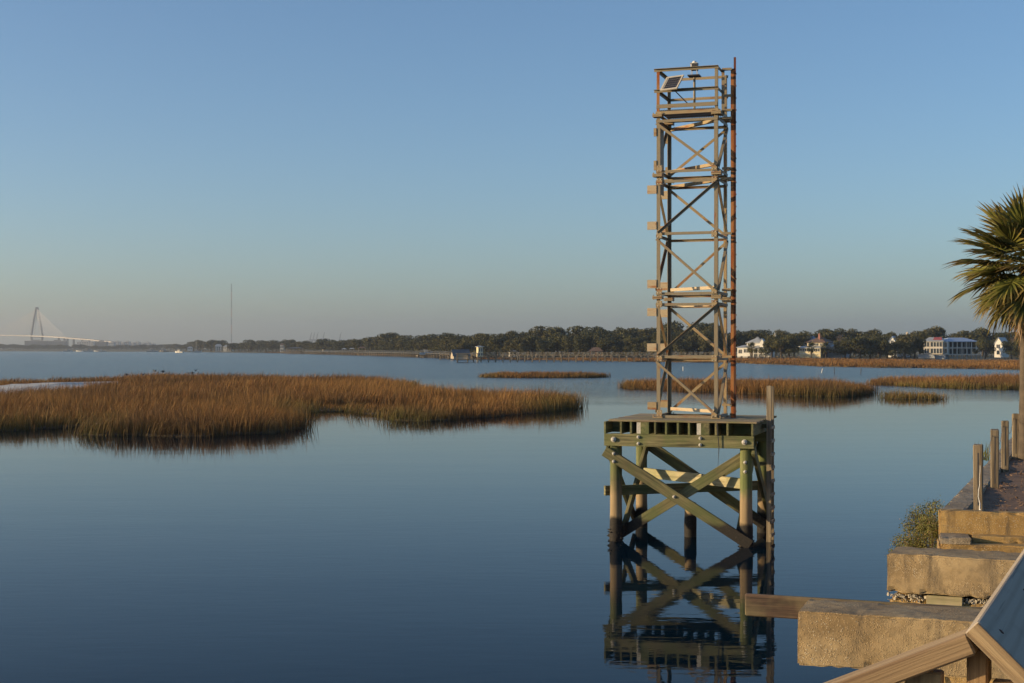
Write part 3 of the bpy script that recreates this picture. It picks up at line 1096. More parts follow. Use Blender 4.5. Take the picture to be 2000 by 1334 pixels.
t = NT('solar_cell'); t.color((.02, .022, .035)); t.rough(.25); CELL = t.m
for i in range(6):
    for j in range(5):
        x0 = -hw + .085 + i * .066; y0 = -hh + .055 + j * .082
        MB().box(x0, x0 + .058, y0, y0 + .074, .019, .022, TM).build('cell', CELL, sp_o)
m = MB().tube([(.0, .02, -.02), (.03, .14, -.15)], .018, 6); m.tube([(.03, .14, -.15), (.38, .30, -.52)], .014, 6)
m.build('strut', M['black'], sp_o)

# ------------------------------------------------------------------ seawall, concrete beams, foreground
def rough_block_mesh(L, W, Hh, seed=0, cuts=7, amp=.012, ch=.02, name='concrete_beam'):
    """x 0..L, y 0..W, z -H..0 : chamfered, knocked about"""
    bm = bmesh.new()
    bmesh.ops.create_cube(bm, size=1)
    for v in bm.verts:
        v.co = Vector(((v.co.x + .5) * L, (v.co.y + .5) * W, (v.co.z - .5) * Hh))
    bmesh.ops.bevel(bm, geom=bm.edges[:], offset=ch, segments=2, affect='EDGES')
    bmesh.ops.subdivide_edges(bm, edges=[e for e in bm.edges if e.calc_length() > max(L, W, Hh) * .9 and abs((e.verts[0].co - e.verts[1].co).normalized().x) > .9], cuts=int(min(60, L * 14)), use_grid_fill=True)
    bmesh.ops.subdivide_edges(bm, edges=[e for e in bm.edges if e.calc_length() > .2], cuts=cuts, use_grid_fill=True)
    cen = Vector((L / 2, W / 2, -Hh / 2))
    for v in bm.verts:
        q = v.co - cen
        near = sorted((L / 2 - abs(q.x), W / 2 - abs(q.y), Hh / 2 - abs(q.z)))
        if near[1] < ch * 1.1:                       # on an arris: knock chips out
            k_ = mnoise.noise(v.co * 9 + Vector((seed * 5.7, 0, 0)))
            if k_ > .10:
                d_ = Vector((0, -math.copysign(1, q.y), -math.copysign(1, q.z)))
                v.co += d_ * min(.022, (k_ - .10) * .05)
    for v in bm.verts:
        p = v.co * 2.3 + Vector((seed * 7.1, seed * 3.3, 0))
        v.co += Vector((mnoise.noise(p), mnoise.noise(p + Vector((9, 0, 0))), mnoise.noise(p + Vector((0, 9, 0))))) * amp
        p = v.co * 11 + Vector((seed, 0, 0))
        v.co += Vector((mnoise.noise(p), mnoise.noise(p + Vector((5, 0, 0))), mnoise.noise(p + Vector((0, 5, 0))))) * amp * .45
    me = bpy.data.meshes.new(name)
    bm.to_mesh(me); bm.free()
    return me


def yaw_from(pa, pb):
    return math.atan2(pb.y - pa.y, pb.x - pa.x)


ZB = 1.99
a = on_z(1557, 1192.7, ZB); b = on_z(1880.6, 1213.7, ZB)
o = link('concrete_beam', rough_block_mesh(5.0, .78, .57, 1), M['concrete'], None, a, (0, 0, yaw_from(a, b)))
BEAM1 = o
tag(o, 'nearest chipped tabby concrete beam jutting over the water behind the railing', 'concrete beam', 'old concrete beams')
a2 = on_z(1732, 1080.5, ZB); b2 = on_z(1977, 1094.6, ZB)
o = link('concrete_beam', rough_block_mesh(5.0, .82, .52, 2), M['concrete'], None, a2, (0, 0, yaw_from(a2, b2)))
tag(o, 'second concrete beam, resting on shell rubble just before the seawall', 'concrete beam', 'old concrete beams')
y1, y2 = yaw_from(a, b), yaw_from(a2, b2)


def loc(base, yaw, x, y, z):
    return base + Matrix.Rotation(yaw, 3, 'Z') @ Vector((x, y, z))


# supports under the beams
o = link('concrete_pier', rough_block_mesh(.5, .5, 2.4, 3, 3), M['concrete'], None, loc(a, y1, .62, .16, -.585), (0, 0, y1))
tag(o, 'concrete pier in the water under the nearest concrete beam', 'pier')
o = link('timber_block', rough_block_mesh(.47, .30, .55, 4, 3, .006, .01), M['deck_wood'], None, loc(a2, y2, .50, .05, -.535), (0, 0, y2))
tag(o, 'pale timber block packed under the second concrete beam', 'block')
# shell rubble footing
m = MB()
o = link('rubble_footing', rough_block_mesh(5.0, .95, 1.7, 6, 12, .07, .05), M['concrete_ochre'], None, loc(a2, y2, .03, .13, -.57), (0, 0, y2))
tag(o, 'rough shell rubble footing under the second concrete beam', 'footing')
shell = MB()
for k in range(420):
    p = Vector((rng.uniform(0, 2.2), rng.uniform(.09, .17), -.56 - abs(rng.gauss(0, .05))))
    s_ = rng.uniform(.006, .022)
    Mx = Matrix.Translation(p) @ Euler((rng.uniform(0, 6), rng.uniform(0, 6), rng.uniform(0, 6))).to_matrix().to_4x4()
    shell.box(-s_, s_, -s_ * .7, s_ * .7, -s_ * .25, s_ * .25, Mx)
tag(shell.build('oyster_shells', m_plain('oyster_shell', (.42, .38, .31), .8, .45, 30), o, (-.03, -.13, .57)), kind='stuff')
# old timber sticking out beyond the nearest beam
p0 = loc(a, y1, -.72, .87, -.125); p1 = loc(a, y1, 2.2, .87, -.125)
pk = beam('timber_waler', p0, p1, .075, .245, M['plank_wood'], None, c=.012, jit=.004)
tag(pk, 'weathered dark plank sticking out left from the nearest concrete beam', 'plank')

# seawall with coping, upper tier
ZT = 2.40
wall = [on_z(1836, 997, ZT), on_z(1891, 932, ZT), on_z(1934, 891, ZT), on_z(1976, 853, ZT)]
wdir = (wall[3] - wall[0]).normalized()
wall.append(wall[3] + wdir * 30)
sw = empty('seawall', (wall[0].x, wall[0].y, 0))
tag(sw, 'ochre concrete seawall with flat coping along the dirt bank', 'wall')
O = Vector((wall[0].x, wall[0].y, 0))
wy = math.atan2(wdir.y, wdir.x)
Lw = (wall[-1] - wall[0]).length
# along-wall pieces: coping lengths with joints
x = 0.10
k = 0
Rw = Matrix.Rotation(wy, 3, 'Z')
while x < Lw - .1:
    seg = min(4.4, Lw - x)
    me = rough_block_mesh(seg - .012, .36, .30, 30 + k, 6, .012, .018, 'coping')
    link('coping', me, M['concrete_top'], sw, Rw @ Vector((x, -.36, 0)) + Vector((0, 0, ZT)), (0, 0, wy))
    me = rough_block_mesh(seg - .004, .30, 3.2, 50 + k, 6, .015, .02, 'wall_panel')
    link('wall_panel', me, M['concrete_ochre'], sw, Rw @ Vector((x, -.34, 0)) + Vector((0, 0, ZT - .304)), (0, 0, wy))
    x += seg; k += 1
# end wall facing the camera
ce = on_z(2000, 1001.5, ZT)
we = math.atan2(ce.y - wall[0].y, ce.x - wall[0].x)
Re = Matrix.Rotation(we, 3, 'Z')
link('end_wall', rough_block_mesh(7.0, .22, .40, 70, 10, .012, .02, 'end_wall'), M['concrete_ochre'], sw, Re @ Vector((-.012, -.035, 0)) + Vector((0, 0, ZT + .004)), (0, 0, we))
link('footing_slab', rough_block_mesh(7.0, .95, 1.9, 71, 8, .018, .03, 'footing_slab'), M['concrete_ochre'], sw, Re @ Vector((-.03, -.62, 0)) + Vector((0, 0, ZT - .405)), (0, 0, we))
link('kerb', rough_block_mesh(.42, .55, .10, 72, 3, .01, .015, 'kerb'), M['concrete_top'], sw, Re @ Vector((-.02, -.57, 0)) + Vector((0, 0, ZT - .405 + .09)), (0, 0, we))
link('kerb', rough_block_mesh(6.0, .28, .10, 73, 6, .01, .015, 'kerb'), M['concrete_ochre'], sw, Re @ Vector((.42, -.30, 0)) + Vector((0, 0, ZT - .405 + .09)), (0, 0, we))
# dirt bank behind the coping
bk = MB()
pts = []
n1, n2 = 60, 24
for i in range(n1 + 1):
    for j in range(n2 + 1):
        s_ = i / n1 * 1.0
        along = Rw @ Vector((.18 + s_ * (Lw - 1), -.20, 0))
        across = Re @ Vector(((j / n2) ** 1.6 * 22, 0, 0))
        p = O + along + across
        z = ZT - .06 + .05 * mnoise.noise(Vector((p.x * .6, p.y * .6, 0))) + .02 * mnoise.noise(Vector((p.x * 3, p.y * 3, 2)))
        z -= .03 if j == 0 else 0
        pts.append((p.x, p.y, z))
for i in range(n1):
    for j in range(n2):
        q = i * (n2 + 1) + j
        bk.f.append((q, q + 1, q + n2 + 2, q + n2 + 1))
bk.v = pts
tag(bk.build('ground', M['dirt'], smooth=True), kind='structure')
# dark hollow patch, twigs and leaves on the dirt
lit = MB()
for k in range(1500):
    s_ = rng.uniform(.1, 16)
    p = O + Rw @ Vector((.3 + s_, -.45, 0)) + Re @ Vector((rng.uniform(0, 3.2), 0, 0))
    z = ZT - .055 + .05 * mnoise.noise(Vector((p.x * .6, p.y * .6, 0))) + .02 * mnoise.noise(Vector((p.x * 3, p.y * 3, 2)))
    Mx = Matrix.Translation((p.x, p.y, z + .006)) @ Euler((rng.gauss(0, .3), rng.gauss(0, .3), rng.uniform(0, 6.28))).to_matrix().to_4x4()
    s1 = rng.uniform(.012, .04)
    lit.box(-s1, s1, -s1 * .35, s1 * .35, -.003, .003, Mx)
tag(lit.build('leaf_litter', m_plain('leaf_litter', (.20, .12, .07), .9, .5, 9)), 'brown leaf litter scattered over the dirt bank', 'litter', None, 'stuff')

# wooden posts along the coping
post_px = ((1910.5, 997, 868), (1942.8, 953, 839), (1963, 917, 822), (1983.5, 893, 808))
labels = ('nearest wooden post, grey and split, with a white rope hanging on it',
          'second wooden post from the camera, cracked down the middle',
          'third wooden post from the camera along the seawall',
          'farthest wooden post, dark, right beside the palm trunk')
tops = []
for (px, pb, pt), lb in zip(post_px, labels):
    g = on_z(px, pb, ZT - .03)
    hgt = (pb - pt) / FPX * g.y
    po = empty('wooden_post', (g.x, g.y, ZT - .10), rng.uniform(-.35, -.2))
    tag(po, lb, 'post', 'posts along the seawall')
    bm = bmesh.new()
    bmesh.ops.create_cube(bm, size=1)
    for v in bm.verts:
        v.co = Vector((v.co.x * .135, v.co.y * .135, (v.co.z + .5) * (hgt + .07)))
    bmesh.ops.bevel(bm, geom=bm.edges[:], offset=.012, segments=1, affect='EDGES')
    bmesh.ops.subdivide_edges(bm, edges=[e for e in bm.edges if e.calc_length() > .3], cuts=8)
    for v in bm.verts:
        n_ = mnoise.noise(Vector((v.co.x * 8 + px, v.co.y * 8, v.co.z * 3)))
        v.co.x += n_ * .006; v.co.y += n_ * .005
        if v.co.z > hgt + .04: v.co.z += n_ * .02
    me = bpy.data.meshes.new('shaft'); bm.to_mesh(me); bm.free()
    link('shaft', me, M['post_wood'], po)
    # the long drying split: a dark recess between two proud lips
    m = MB().box(-.008, .010, -.0695, -.066, .15, hgt * .95)
    m.build('split', M['black'], po)
    tops.append(Vector((g.x, g.y, ZT - .03 + hgt)))
# wire strung from post to post
for k in range(3):
    a_, b_ = tops[k] - Vector((-.03, 0, .09)), tops[k + 1] - Vector((.05, 0, .09))
    m = MB()
    pts = [a_.lerp(b_, i / 12) - Vector((0, 0, .24 * math.sin(math.pi * i / 12))) for i in range(13)]
    m.tube(pts, .006, 5)
    tag(m.build('slack_wire', M['steel']), ('slack wire sagging between the first and second posts', 'slack wire sagging between the second and third posts', 'slack wire sagging between the third and fourth posts')[k], 'wire', 'wires between the posts')
# rope on the first post
t0 = tops[0]
m = MB()
rp = [(.03, -.07, -.32), (.028, -.075, -.40), (.015, -.08, -.52), (.02, -.085, -.60), (.0, -.09, -.70), (-.01, -.11, -.80), (.0, -.15, -.90), (-.02, -.20, -.98),
      (-.04, -.25, -1.04), (-.03, -.28, -1.12), (.0, -.28, -1.12), (.0, -.25, -1.03), (-.02, -.21, -.98)]
rp = [(x_ * 1.0 - .03, y_ - .02, z_ * .94) for x_, y_, z_ in rp]
m.tube([t0 + Vector(p) for p in rp], [.004, .004, .004, .005, .006, .006, .008, .010, .010, .010, .010, .010, .010], 6)
tag(m.build('rope', M['rope'], smooth=True), 'frayed white rope hanging down the nearest wooden post', 'rope')


# ---- shrub below the seawall corner
def leaf_cloud(name, centers, count, size, cols, mat, parent=None, flat=.6, fuzz=0.0):
    """leaf-sized faces spread through overlapping clumps"""
    cs = np.array([c[:3] for c in centers]); rs = np.array([c[3] for c in centers])
    pr = rs ** 2 / (rs ** 2).sum()
    idx = nrng.choice(len(cs), count, p=pr)
    d = nrng.normal(0, 1, (count, 3)); d /= np.linalg.norm(d, axis=1)[:, None]
    rad = nrng.uniform(.55, 1.05, count) ** .6
    P = cs[idx] + d * (rs[idx] * rad)[:, None] * np.array([1, 1, flat])
    if fuzz: P = P + nrng.normal(0, fuzz, P.shape)
    nrm = d * .7 + nrng.normal(0, .6, (count, 3)); nrm /= np.linalg.norm(nrm, axis=1)[:, None]
    a = np.cross(nrm, nrng.normal(0, 1, (count, 3))); a /= np.linalg.norm(a, axis=1)[:, None]
    b = np.cross(nrm, a)
    s = size * nrng.uniform(.55, 1.3, count)[:, None]
    V = np.stack([P - a * s - b * s * .25, P + b * s * .45, P + a * s + b * s * .2, P - b * s * .5], 1).astype(np.float32)
    me = bpy.data.meshes.new(name)
    me.vertices.add(count * 4); me.vertices.foreach_set('co', V.ravel())
    me.loops.add(count * 4); me.loops.foreach_set('vertex_index', np.arange(count * 4, dtype=np.int32))
    me.polygons.add(count); me.polygons.foreach_set('loop_start', np.arange(0, count * 4, 4, dtype=np.int32))
    me.update(calc_edges=True)
    tone = vnoise(P[:, 0] * 1 + 50, P[:, 2] * 1 + P[:, 1] + 50, 1.0 / max(.5 * rs.mean(), .05))
    t_ = np.clip(tone + nrng.normal(0, .25, count), 0, 1)[:, None]
    C = np.ones((count, 4, 4), np.float32)
    c_ = np.array(cols[0]) * (1 - t_) + np.array(cols[1]) * t_
    if len(cols) > 2:
        pick = nrng.uniform(0, 1, count) < .12
        c_[pick] = cols[2]
    C[:, :, :3] = c_[:, None, :]
    at_ = me.attributes.new('col', 'FLOAT_COLOR', 'POINT'); at_.data.foreach_set('color', C.ravel())
    return link(name, me, mat, parent) if mat is not None else me


bc = at(1822, 1070, 21.3)
sh = empty('shrub', (bc.x, bc.y, .6))
tag(sh, 'olive green marsh shrub growing against the seawall corner', 'shrub')
cs = []
for k in range(70):
    xx = rng.uniform(-.37, .20)
    zt = 1.12 + (xx + .40) / .60 * .68
    cs.append((xx, rng.uniform(-.05, .85), zt - abs(rng.gauss(0, .28)), rng.uniform(.07, .14)))
leaf_cloud('foliage', cs, 16000, .015, ((.08, .085, .022), (.24, .23, .065), (.27, .18, .09)), M['bushleaf'], sh, 1.0, .032)
m = MB()
for c in cs:
    m.tube([(0.05, .2, -.6), ((c[0]) * .5, c[1] * .6 + .1, c[2] * .55), (c[0], c[1], c[2] + .1)], [.012, .008, .003], 5)
tag(m.build('stems', M['twig'], sh), kind='stuff')
tuft = MB()
tb = on_z(1928, 893, 2.3)
nb = 60
me = blades_mesh('weed_tuft', tb.x + nrng.normal(0, .10, nb), tb.y + nrng.normal(0, .2, nb), np.full(nb, 2.28), nrng.uniform(.1, .45, nb), np.full(nb, .014),
                 (np.tile(np.array([.10, .12, .03]), (nb, 1)), np.tile(np.array([.24, .22, .07]), (nb, 1))), .3)
tag(link('weed_tuft', me, M['grass']), 'small weed tuft growing over the coping behind the second post', 'weed')


# ---- palms
def frond_mesh(name, droop, c1, c2, tip, seed, fan=.82, pet=.55):
    r_ = random.Random(seed)
    V, F, C = [], [], []

    def strip(pts, ws, nrm, cols_):
        b = len(V)
        for p, w, nn, cc in zip(pts, ws, nrm, cols_):
            V.append(tuple(p - nn * w)); V.append(tuple(p + nn * w)); C.append(cc); C.append(cc)
        for i in range(len(pts) - 1):
            F.append((b + 2 * i, b + 2 * i + 1, b + 2 * i + 3, b + 2 * i + 2))

    # petiole and costa: arching stem
    stem = []
    for i in range(9):
        s = i / 8 * (pet + fan * .45)
        stem.append(Vector((s, 0, -droop * (s / (pet + fan * .45)) ** 2 * .38)))
    strip(stem, [.016 - .010 * i / 8 for i in range(9)], [Vector((0, 1, 0))] * 9, [(.30, .27, .08)] * 9)
    strip(stem, [.014 - .010 * i / 8 for i in range(9)], [Vector((0, 0, 1))] * 9, [(.30, .27, .08)] * 9)
    n = 34
    for k in range(n):
        t_ = k / (n - 1) * 2 - 1
        ang = t_ * R(118)
        s = pet + fan * .45 * (1 - abs(t_)) ** .8
        base = Vector((s, 0, -droop * (s / (pet + fan * .45)) ** 2 * .38))
        L = fan * (1.0 - .42 * abs(t_) ** 1.6) * r_.uniform(.88, 1.08)
        d = Vector((math.cos(ang * .80), math.sin(ang * .80), .20 * abs(t_) - droop * .35 + r_.uniform(-.06, .06))).normalized()
        side = Vector((-d.y, d.x, 0)).normalized()
        pts, ws, cc = [], [], []
        dr = r_.uniform(.15, .5) * (0.6 + droop)
        mixc = r_.uniform(0, 1)
        base_c = tuple(a_ * (1 - mixc) + b_ * mixc for a_, b_ in zip(c1, c2))
        for i in range(5):
            q = i / 4
            pts.append(base + d * L * q + Vector((0, 0, -dr * L * max(0, q - .35) ** 2)))
            ws.append(.038 * (1 - q) ** .6 * (1 if q > 0 else .5) + .0012)
            cc.append(base_c if q < .75 else tuple(a_ * .5 + b_ * .5 for a_, b_ in zip(base_c, tip)))
        fold = (side + Vector((0, 0, .7 if k % 2 else -.7))).normalized()
        strip(pts, ws, [fold] * 5, cc)
    me = bpy.data.meshes.new(name)
    me.from_pydata(V, [], F)
    at_ = me.attributes.new('col', 'FLOAT_COLOR', 'POINT')
    at_.data.foreach_set('color', [x_ for c in C for x_ in (*c, 1)])
    me.materials.append(M['frond'])
    return me


G1, G2, TP = (.055, .072, .018), (.19, .185, .04), (.26, .18, .07)
FR = [frond_mesh('frond', .25, G1, G2, TP, 1), frond_mesh('frond', .5, G1, G2, TP, 2), frond_mesh('frond', .8, G1, (.20, .18, .04), (.28, .17, .08), 3),
      frond_mesh('frond', .6, (.10, .10, .025), (.22, .19, .05), (.30, .18, .09), 4)]
FRD = [frond_mesh('dead_frond', 1.3, (.14, .09, .045), (.26, .18, .09), (.20, .12, .07), 5), frond_mesh('dead_frond', 1.0, (.10, .085, .03), (.24, .17, .07), (.22, .13, .07), 6)]


def palm(name, label, base, h, r=.15, n=40, scale=1.0, seed=3, lean=(0, 0), group=None):
    r_ = random.Random(seed)
    o = empty(name, base)
    tag(o, label, 'palm', group)
    pts, rs = [], []
    for i in range(26):
        q = i / 25
        pts.append(Vector((lean[0] * q * q, lean[1] * q * q, h * q)))
        rs.append(r * (1.12 - .18 * min(1, q * 3) + .06 * (i % 2) + (.10 if q > .8 else 0)))
    mb = MB().tube(pts, rs, 14)
    mb.build('trunk', M['bark'], o, smooth=True)
    top = pts[-1]
    for k in range(n):
        f = k / (n - 1)
        el = R(84 - 140 * f ** .9 + r_.uniform(-10, 10))
        az = k * 2.39996 + r_.uniform(-.25, .25)
        dead = f > .93
        me = r_.choice(FRD) if dead else (FR[0] if f < .2 else r_.choice(FR))
        fo = link('dead_frond' if dead else 'frond', me, None, o)
        s = scale * r_.uniform(.9, 1.1) * (.85 if dead else 1)
        Mx = Matrix.Translation(top + Vector((0, 0, .12 - .35 * f * scale))) @ Matrix.Rotation(az, 4, 'Z') @ Matrix.Rotation(-el, 4, 'Y') @ Matrix.Rotation(r_.uniform(-.4, .4), 4, 'X') @ Matrix.Scale(s, 4)
        fo.matrix_local = Mx
    return o


pb = on_z(2003, 896, ZT - .05)
palm('palm_tree', 'sabal palm with shaggy green fan crown cut by the right edge', (pb.x, pb.y, ZT - .12), 4.25, .135, 84, .95, 5, (.06, .05))

# ------------------------------------------------------------------ boardwalk railing in the right foreground
RA = R(-24.6)
RC = Vector((.875, 2.75, 4.188))
rail = empty('boardwalk_railing', (RC.x, RC.y, RC.z), RA)
tag(rail, 'sun bleached wooden railing with slanted cap board in the right foreground', 'railing')
th = R(44)
cu, cz = math.cos(th), -math.sin(th)          # across the slanted board
nu, nz = math.sin(th), math.cos(th)           # its normal
W_, T_ = .235, .036
m_len = 4.2
cmid = Vector((cu * W_ / 2 + nu * T_ / 2, 0, cz * W_ / 2 + nz * T_ / 2))
cb_ = beam('cap_board', cmid, cmid + Vector((0, m_len, 0)), W_, T_, M['cap_wood'], rail, up=(nu, 0, nz), c=.003)
eg = MB().box(-W_ / 2 + .002, W_ / 2 - .002, -.0045, -.001, -T_ / 2 + .002, T_ / 2 - .002)
eo = eg.build('end_grain', M['rail_wood'], rail)
eo.matrix_local = Matrix(((cu, 0, nu, cmid.x), (0, 1, 0, 0), (cz, 0, nz, cmid.z), (0, 0, 0, 1)))
for v_ in (.10, .62, 1.4, 2.1, 2.8):
    for w_ in (-.07, .06):
        sc_ = MB().tube([(0, 0, 0), (0, 0, .0016)], .0055, 8).build('screw_head', M['rust_dark'], rail)
        sc_.matrix_local = Matrix(((cu, 0, nu, cmid.x + cu * w_ + nu * T_ * .5), (0, 1, 0, v_ + w_ * .2), (cz, 0, nz, cmid.z + cz * w_ + nz * T_ * .5), (0, 0, 0, 1)))
# post under the cap, rails, balusters
def vpost(u, v, z0, z1, w, d, name='post', mat='rail_wood_z'):
    m = MB()
    bm = bmesh.new()
    bmesh.ops.create_cube(bm, size=1)
    for q in bm.verts:
        q.co = Vector((u + q.co.x * w, v + q.co.y * d, z0 + (q.co.z + .5) * (z1 - z0)))
    bmesh.ops.bevel(bm, geom=bm.edges[:], offset=.004, segments=1, affect='EDGES')
    me = bpy.data.meshes.new(name); bm.to_mesh(me); bm.free()
    return link(name, me, M[mat], rail)


vpost(.085, .07, -1.35, -.105, .085, .089)
vpost(.016, .100, -.115, -.040, .040, .075, 'block')
for v in (1.5, 2.9):
    vpost(.085, v, -1.35, -.105, .085, .089)
for k in range(1, 26):
    v = .07 + k * .155
    if min(abs(v - 1.5), abs(v - 2.9)) > .08: vpost(.10, v, -1.08, -.125, .04, .04, 'baluster')
beam('bottom_rail', (.10, .03, -1.09), (.10, 4.2, -1.09), .04, .09, M['rail_wood'], rail)
# stair rail running down to the left
sl = -.50
hr0, hr1 = Vector((.012, .048, -.021)), Vector((-1.3, .045, -.027 + sl * 1.3 * .95))
beam('hand_rail', hr0, hr1, .085, .042, M['rail_wood'], rail, c=.004)
hd = (hr1 - hr0)
for k in range(8):
    u = -.085 - .145 * k
    z = hr0.z + sl * .95 * (-u)
    vpost(u, .068, z - .80, z - .030, .072, .036, 'baluster')
vpost(-1.32, .06, -2.1, hr1.z + .0 - .03, .089, .089)
beam('stringer', (-.03, .115, -1.12), (-1.4, .115, -1.12 - .475 * 1.37), .04, .24, M['rail_wood'], rail)
# deck behind the rail (the walkway the picture was taken from)
bw = empty('boardwalk', (RC.x, RC.y, 3.05), RA)
tag(bw, 'grey plank boardwalk behind the slanted railing', 'boardwalk')
for k in range(46):
    beam('deck_plank', (.03, -3.0 + k * .15, 0), (2.2, -3.0 + k * .15, 0), .14, .04, M['grey_wood'], bw)
for u in (.15, 2.1):
    beam('joist', (u, -3.05, -.13), (u, 3.85, -.13), .06, .2, M['grey_wood'], bw)
    for v in (-2.5, 3.4):
        m = MB().tube([(u, v, -4.0), (u, v, -.24)], .12, 12)
        m.build('pile', M['pile'], bw)

# ------------------------------------------------------------------ far woods
def crown_variant(seed, w=6.2, h=4.6, cols_=((.030, .036, .015), (.125, .115, .042))):
    r_ = random.Random(seed)
    cs = []
    for k in range(20):
        a = r_.uniform(0, 6.283); d = r_.uniform(.05, .8) ** .7 * w * .72
        cs.append((d * math.cos(a), d * math.sin(a), 6.2 + r_.uniform(-.9, 1.0) * h * .48 * (1 - d / w * .4) - (d / w) * 1.2, r_.uniform(1.1, 2.2)))
    for k in range(6):
        a = r_.uniform(0, 6.283); d = w * r_.uniform(.5, .8)
        cs.append((d * math.cos(a), d * math.sin(a), 3.2 + r_.uniform(-.8, .6), r_.uniform(.9, 1.6)))
    me = leaf_cloud('crown', cs, 3600, .34, cols_, None, None, .72)
    me.materials.append(M['leaf'])
    return me, cs


def oak_variant(seed, **kw):
    me, cs = crown_variant(seed, **kw)
    m = MB()
    m.tube([(0, 0, -.6), (.1, .05, 1.0), (.15, .1, 2.6), (.1, .0, 4.2)], [.42, .36, .30, .16], 8)
    for c in cs[:9]:
        m.tube([(.13, .08, 1.8 + .15 * (c[2] % 3)), (c[0] * .45, c[1] * .45, 3.6), (c[0] * .95, c[1] * .95, c[2])], [.18, .11, .04], 5)
    tm = m.mesh('trunk', True)
    tm.materials.append(M['bark'])
    return me, tm


OAKS = [oak_variant(s) for s in (101, 102, 103, 104)] + [oak_variant(105, w=5.2, h=6.0), oak_variant(106, w=5.0, cols_=((.04, .045, .016), (.11, .095, .035)))]


def place_tree(x, y, z, s, sz, kind, label, group, name='oak_tree'):
    o = empty(name, (x, y, z), rng.uniform(0, 6.283))
    o.scale = (s, s, sz)
    tag(o, label, 'tree', group)
    link('crown', OAKS[kind][0], None, o)
    link('trunk', OAKS[kind][1], None, o)
    return o


TOPS = [(-100, 674), (0, 674), (200, 676), (330, 674), (370, 673), (385, 667), (420, 667), (455, 671), (500, 668), (540, 669), (565, 666), (600, 669), (640, 668), (690, 666), (730, 663),
        (770, 660), (800, 664), (840, 662), (870, 660), (890, 654), (905, 651), (925, 646), (945, 650), (965, 654), (990, 649), (1010, 647), (1050, 646), (1075, 644), (1100, 641), (1125, 639),
        (1150, 641), (1175, 645), (1200, 637), (1220, 644), (1240, 642), (1275, 643), (1340, 638), (1370, 635), (1390, 630), (1410, 640), (1445, 644), (1480, 640), (1500, 647), (1530, 647),
        (1560, 645), (1590, 641), (1620, 647), (1660, 649), (1700, 651), (1730, 646), (1755, 654), (1790, 647), (1820, 645), (1850, 651), (1900, 649), (1940, 649), (2000, 651), (2200, 648)]
BASE_H = 9.2      # nominal height of the oak mesh
# keep clear of the houses' fronts: columns where the first row is left out
GAPS = [(1432, 1500), (1552, 1632), (1792, 1928), (1936, 1964)]


def in_gap(px): return any(a <= px <= b for a, b in GAPS)


def where(p):
    for lim, ph in ((250, ' directly under the pylon side of the bridge'), (385, ' left of the radio mast'), (560, ' near the radio mast'), (720, ' below the far cranes'), (885, ' toward the blue boat'),
                    (1080, ' near the boathouse'), (1270, ' behind the long pier'), (1440, ' seen through the tower'), (1560, ' by the white house'), (1660, ' by the yellow house'), (1790, ' amid the dense thicket'), (1930, ' by the unfinished house')):
        if p < lim: return ph
    return ' by the palm'


def row(px0, px1, step, depth, hscale, label, group, jitter=6, skip=False, zoff=1.0, under=0.0, fat=1.0):
    px = px0
    while px < px1:
        p = px + rng.uniform(-jitter, jitter)
        if not (skip and in_gap(p)):
            Y = interp(p, WOODS) + depth + rng.uniform(-8, 8) * (interp(p, WOODS) / 600)
            top = EYE + (680 - interp(p, TOPS) - under) / FPX * Y
            hh = (top - zoff) * rng.uniform(.94, 1.18) * hscale
            sz = hh / BASE_H
            s = max(.85, sz) * rng.uniform(.85, 1.15)
            place_tree((p - 1000) / FPX * Y, Y, zoff, s * fat, sz, rng.randrange(len(OAKS)), label + where(p), group)
        px += step * 2778 / FPX * rng.uniform(.85, 1.15)


row(885, 2120, 30, 60, 1.0, 'tall dark back-row oak', 'live oaks at the back of the wood')
row(885, 2120, 30, 25, .88, 'broad middle-row oak', 'live oaks in the middle of the wood')
row(885, 2100, 24, -8, .70, 'low spreading front-row oak', 'live oaks at the front of the wood', skip=True)
row(385, 885, 12, 30, 1.16, 'hazy distant rear oak', 'distant oaks behind the left dock', 4, fat=1.25)
row(385, 885, 13, -10, .95, 'hazy lower shore oak', 'distant shore oaks by the left dock', 4, fat=1.2)
row(-80, 385, 10, 0, 1.15, 'faint far off low tree', 'faint trees below the bridge', 4, fat=2.2)
# big oaks standing between and before the houses
for px, Y, sz, wd in ((1507, 545, 1.02, 1.1), (1526, 540, 1.12, 1.15), (1541, 546, .92, .85), (1650, 556, .92, .95), (1660, 548, .80, 1.0), (1680, 545, .86, 1.05), (1700, 548, .80, 1.05), (1718, 546, .74, .95),
                      (1733, 548, .60, .7), (1748, 546, .78, .95), (1768, 548, .98, 1.1), (1786, 552, .92, .95), (1924, 552, .80, .8), (1976, 556, .9, .8), (1992, 540, .70, .9), (2012, 545, .9, 1.0)):
    place_tree((px - 1000) / FPX * Y, Y, .8, wd, sz, rng.randrange(len(OAKS)), 'full dark oak on the bank before the houses' + where(px), 'oaks between the houses')


# leafless trees
def bare_tree_meshes(seed):
    r_ = random.Random(seed)
    m = MB()

    def grow(p, d, L, rad, lev):
        q = p + d * L
        m.tube([p, (p + q) / 2 + Vector((r_.uniform(-1, 1), r_.uniform(-1, 1), 0)) * L * .06, q], [rad, rad * .8, rad * .6], 5 if lev < 2 else 3, False)
        if lev >= 5: return
        for k in range(3 if lev < 4 else 2):
            nd = (d + Vector((r_.uniform(-1, 1), r_.uniform(-1, 1), r_.uniform(-.25, .7))) * .75).normalized()
            grow(p.lerp(q, r_.uniform(.55, 1)), nd, L * r_.uniform(.6, .85), rad * .58, lev + 1)
    grow(Vector((0, 0, 0)), Vector((0, 0, 1)), 3.2, .26, 0)
    return m


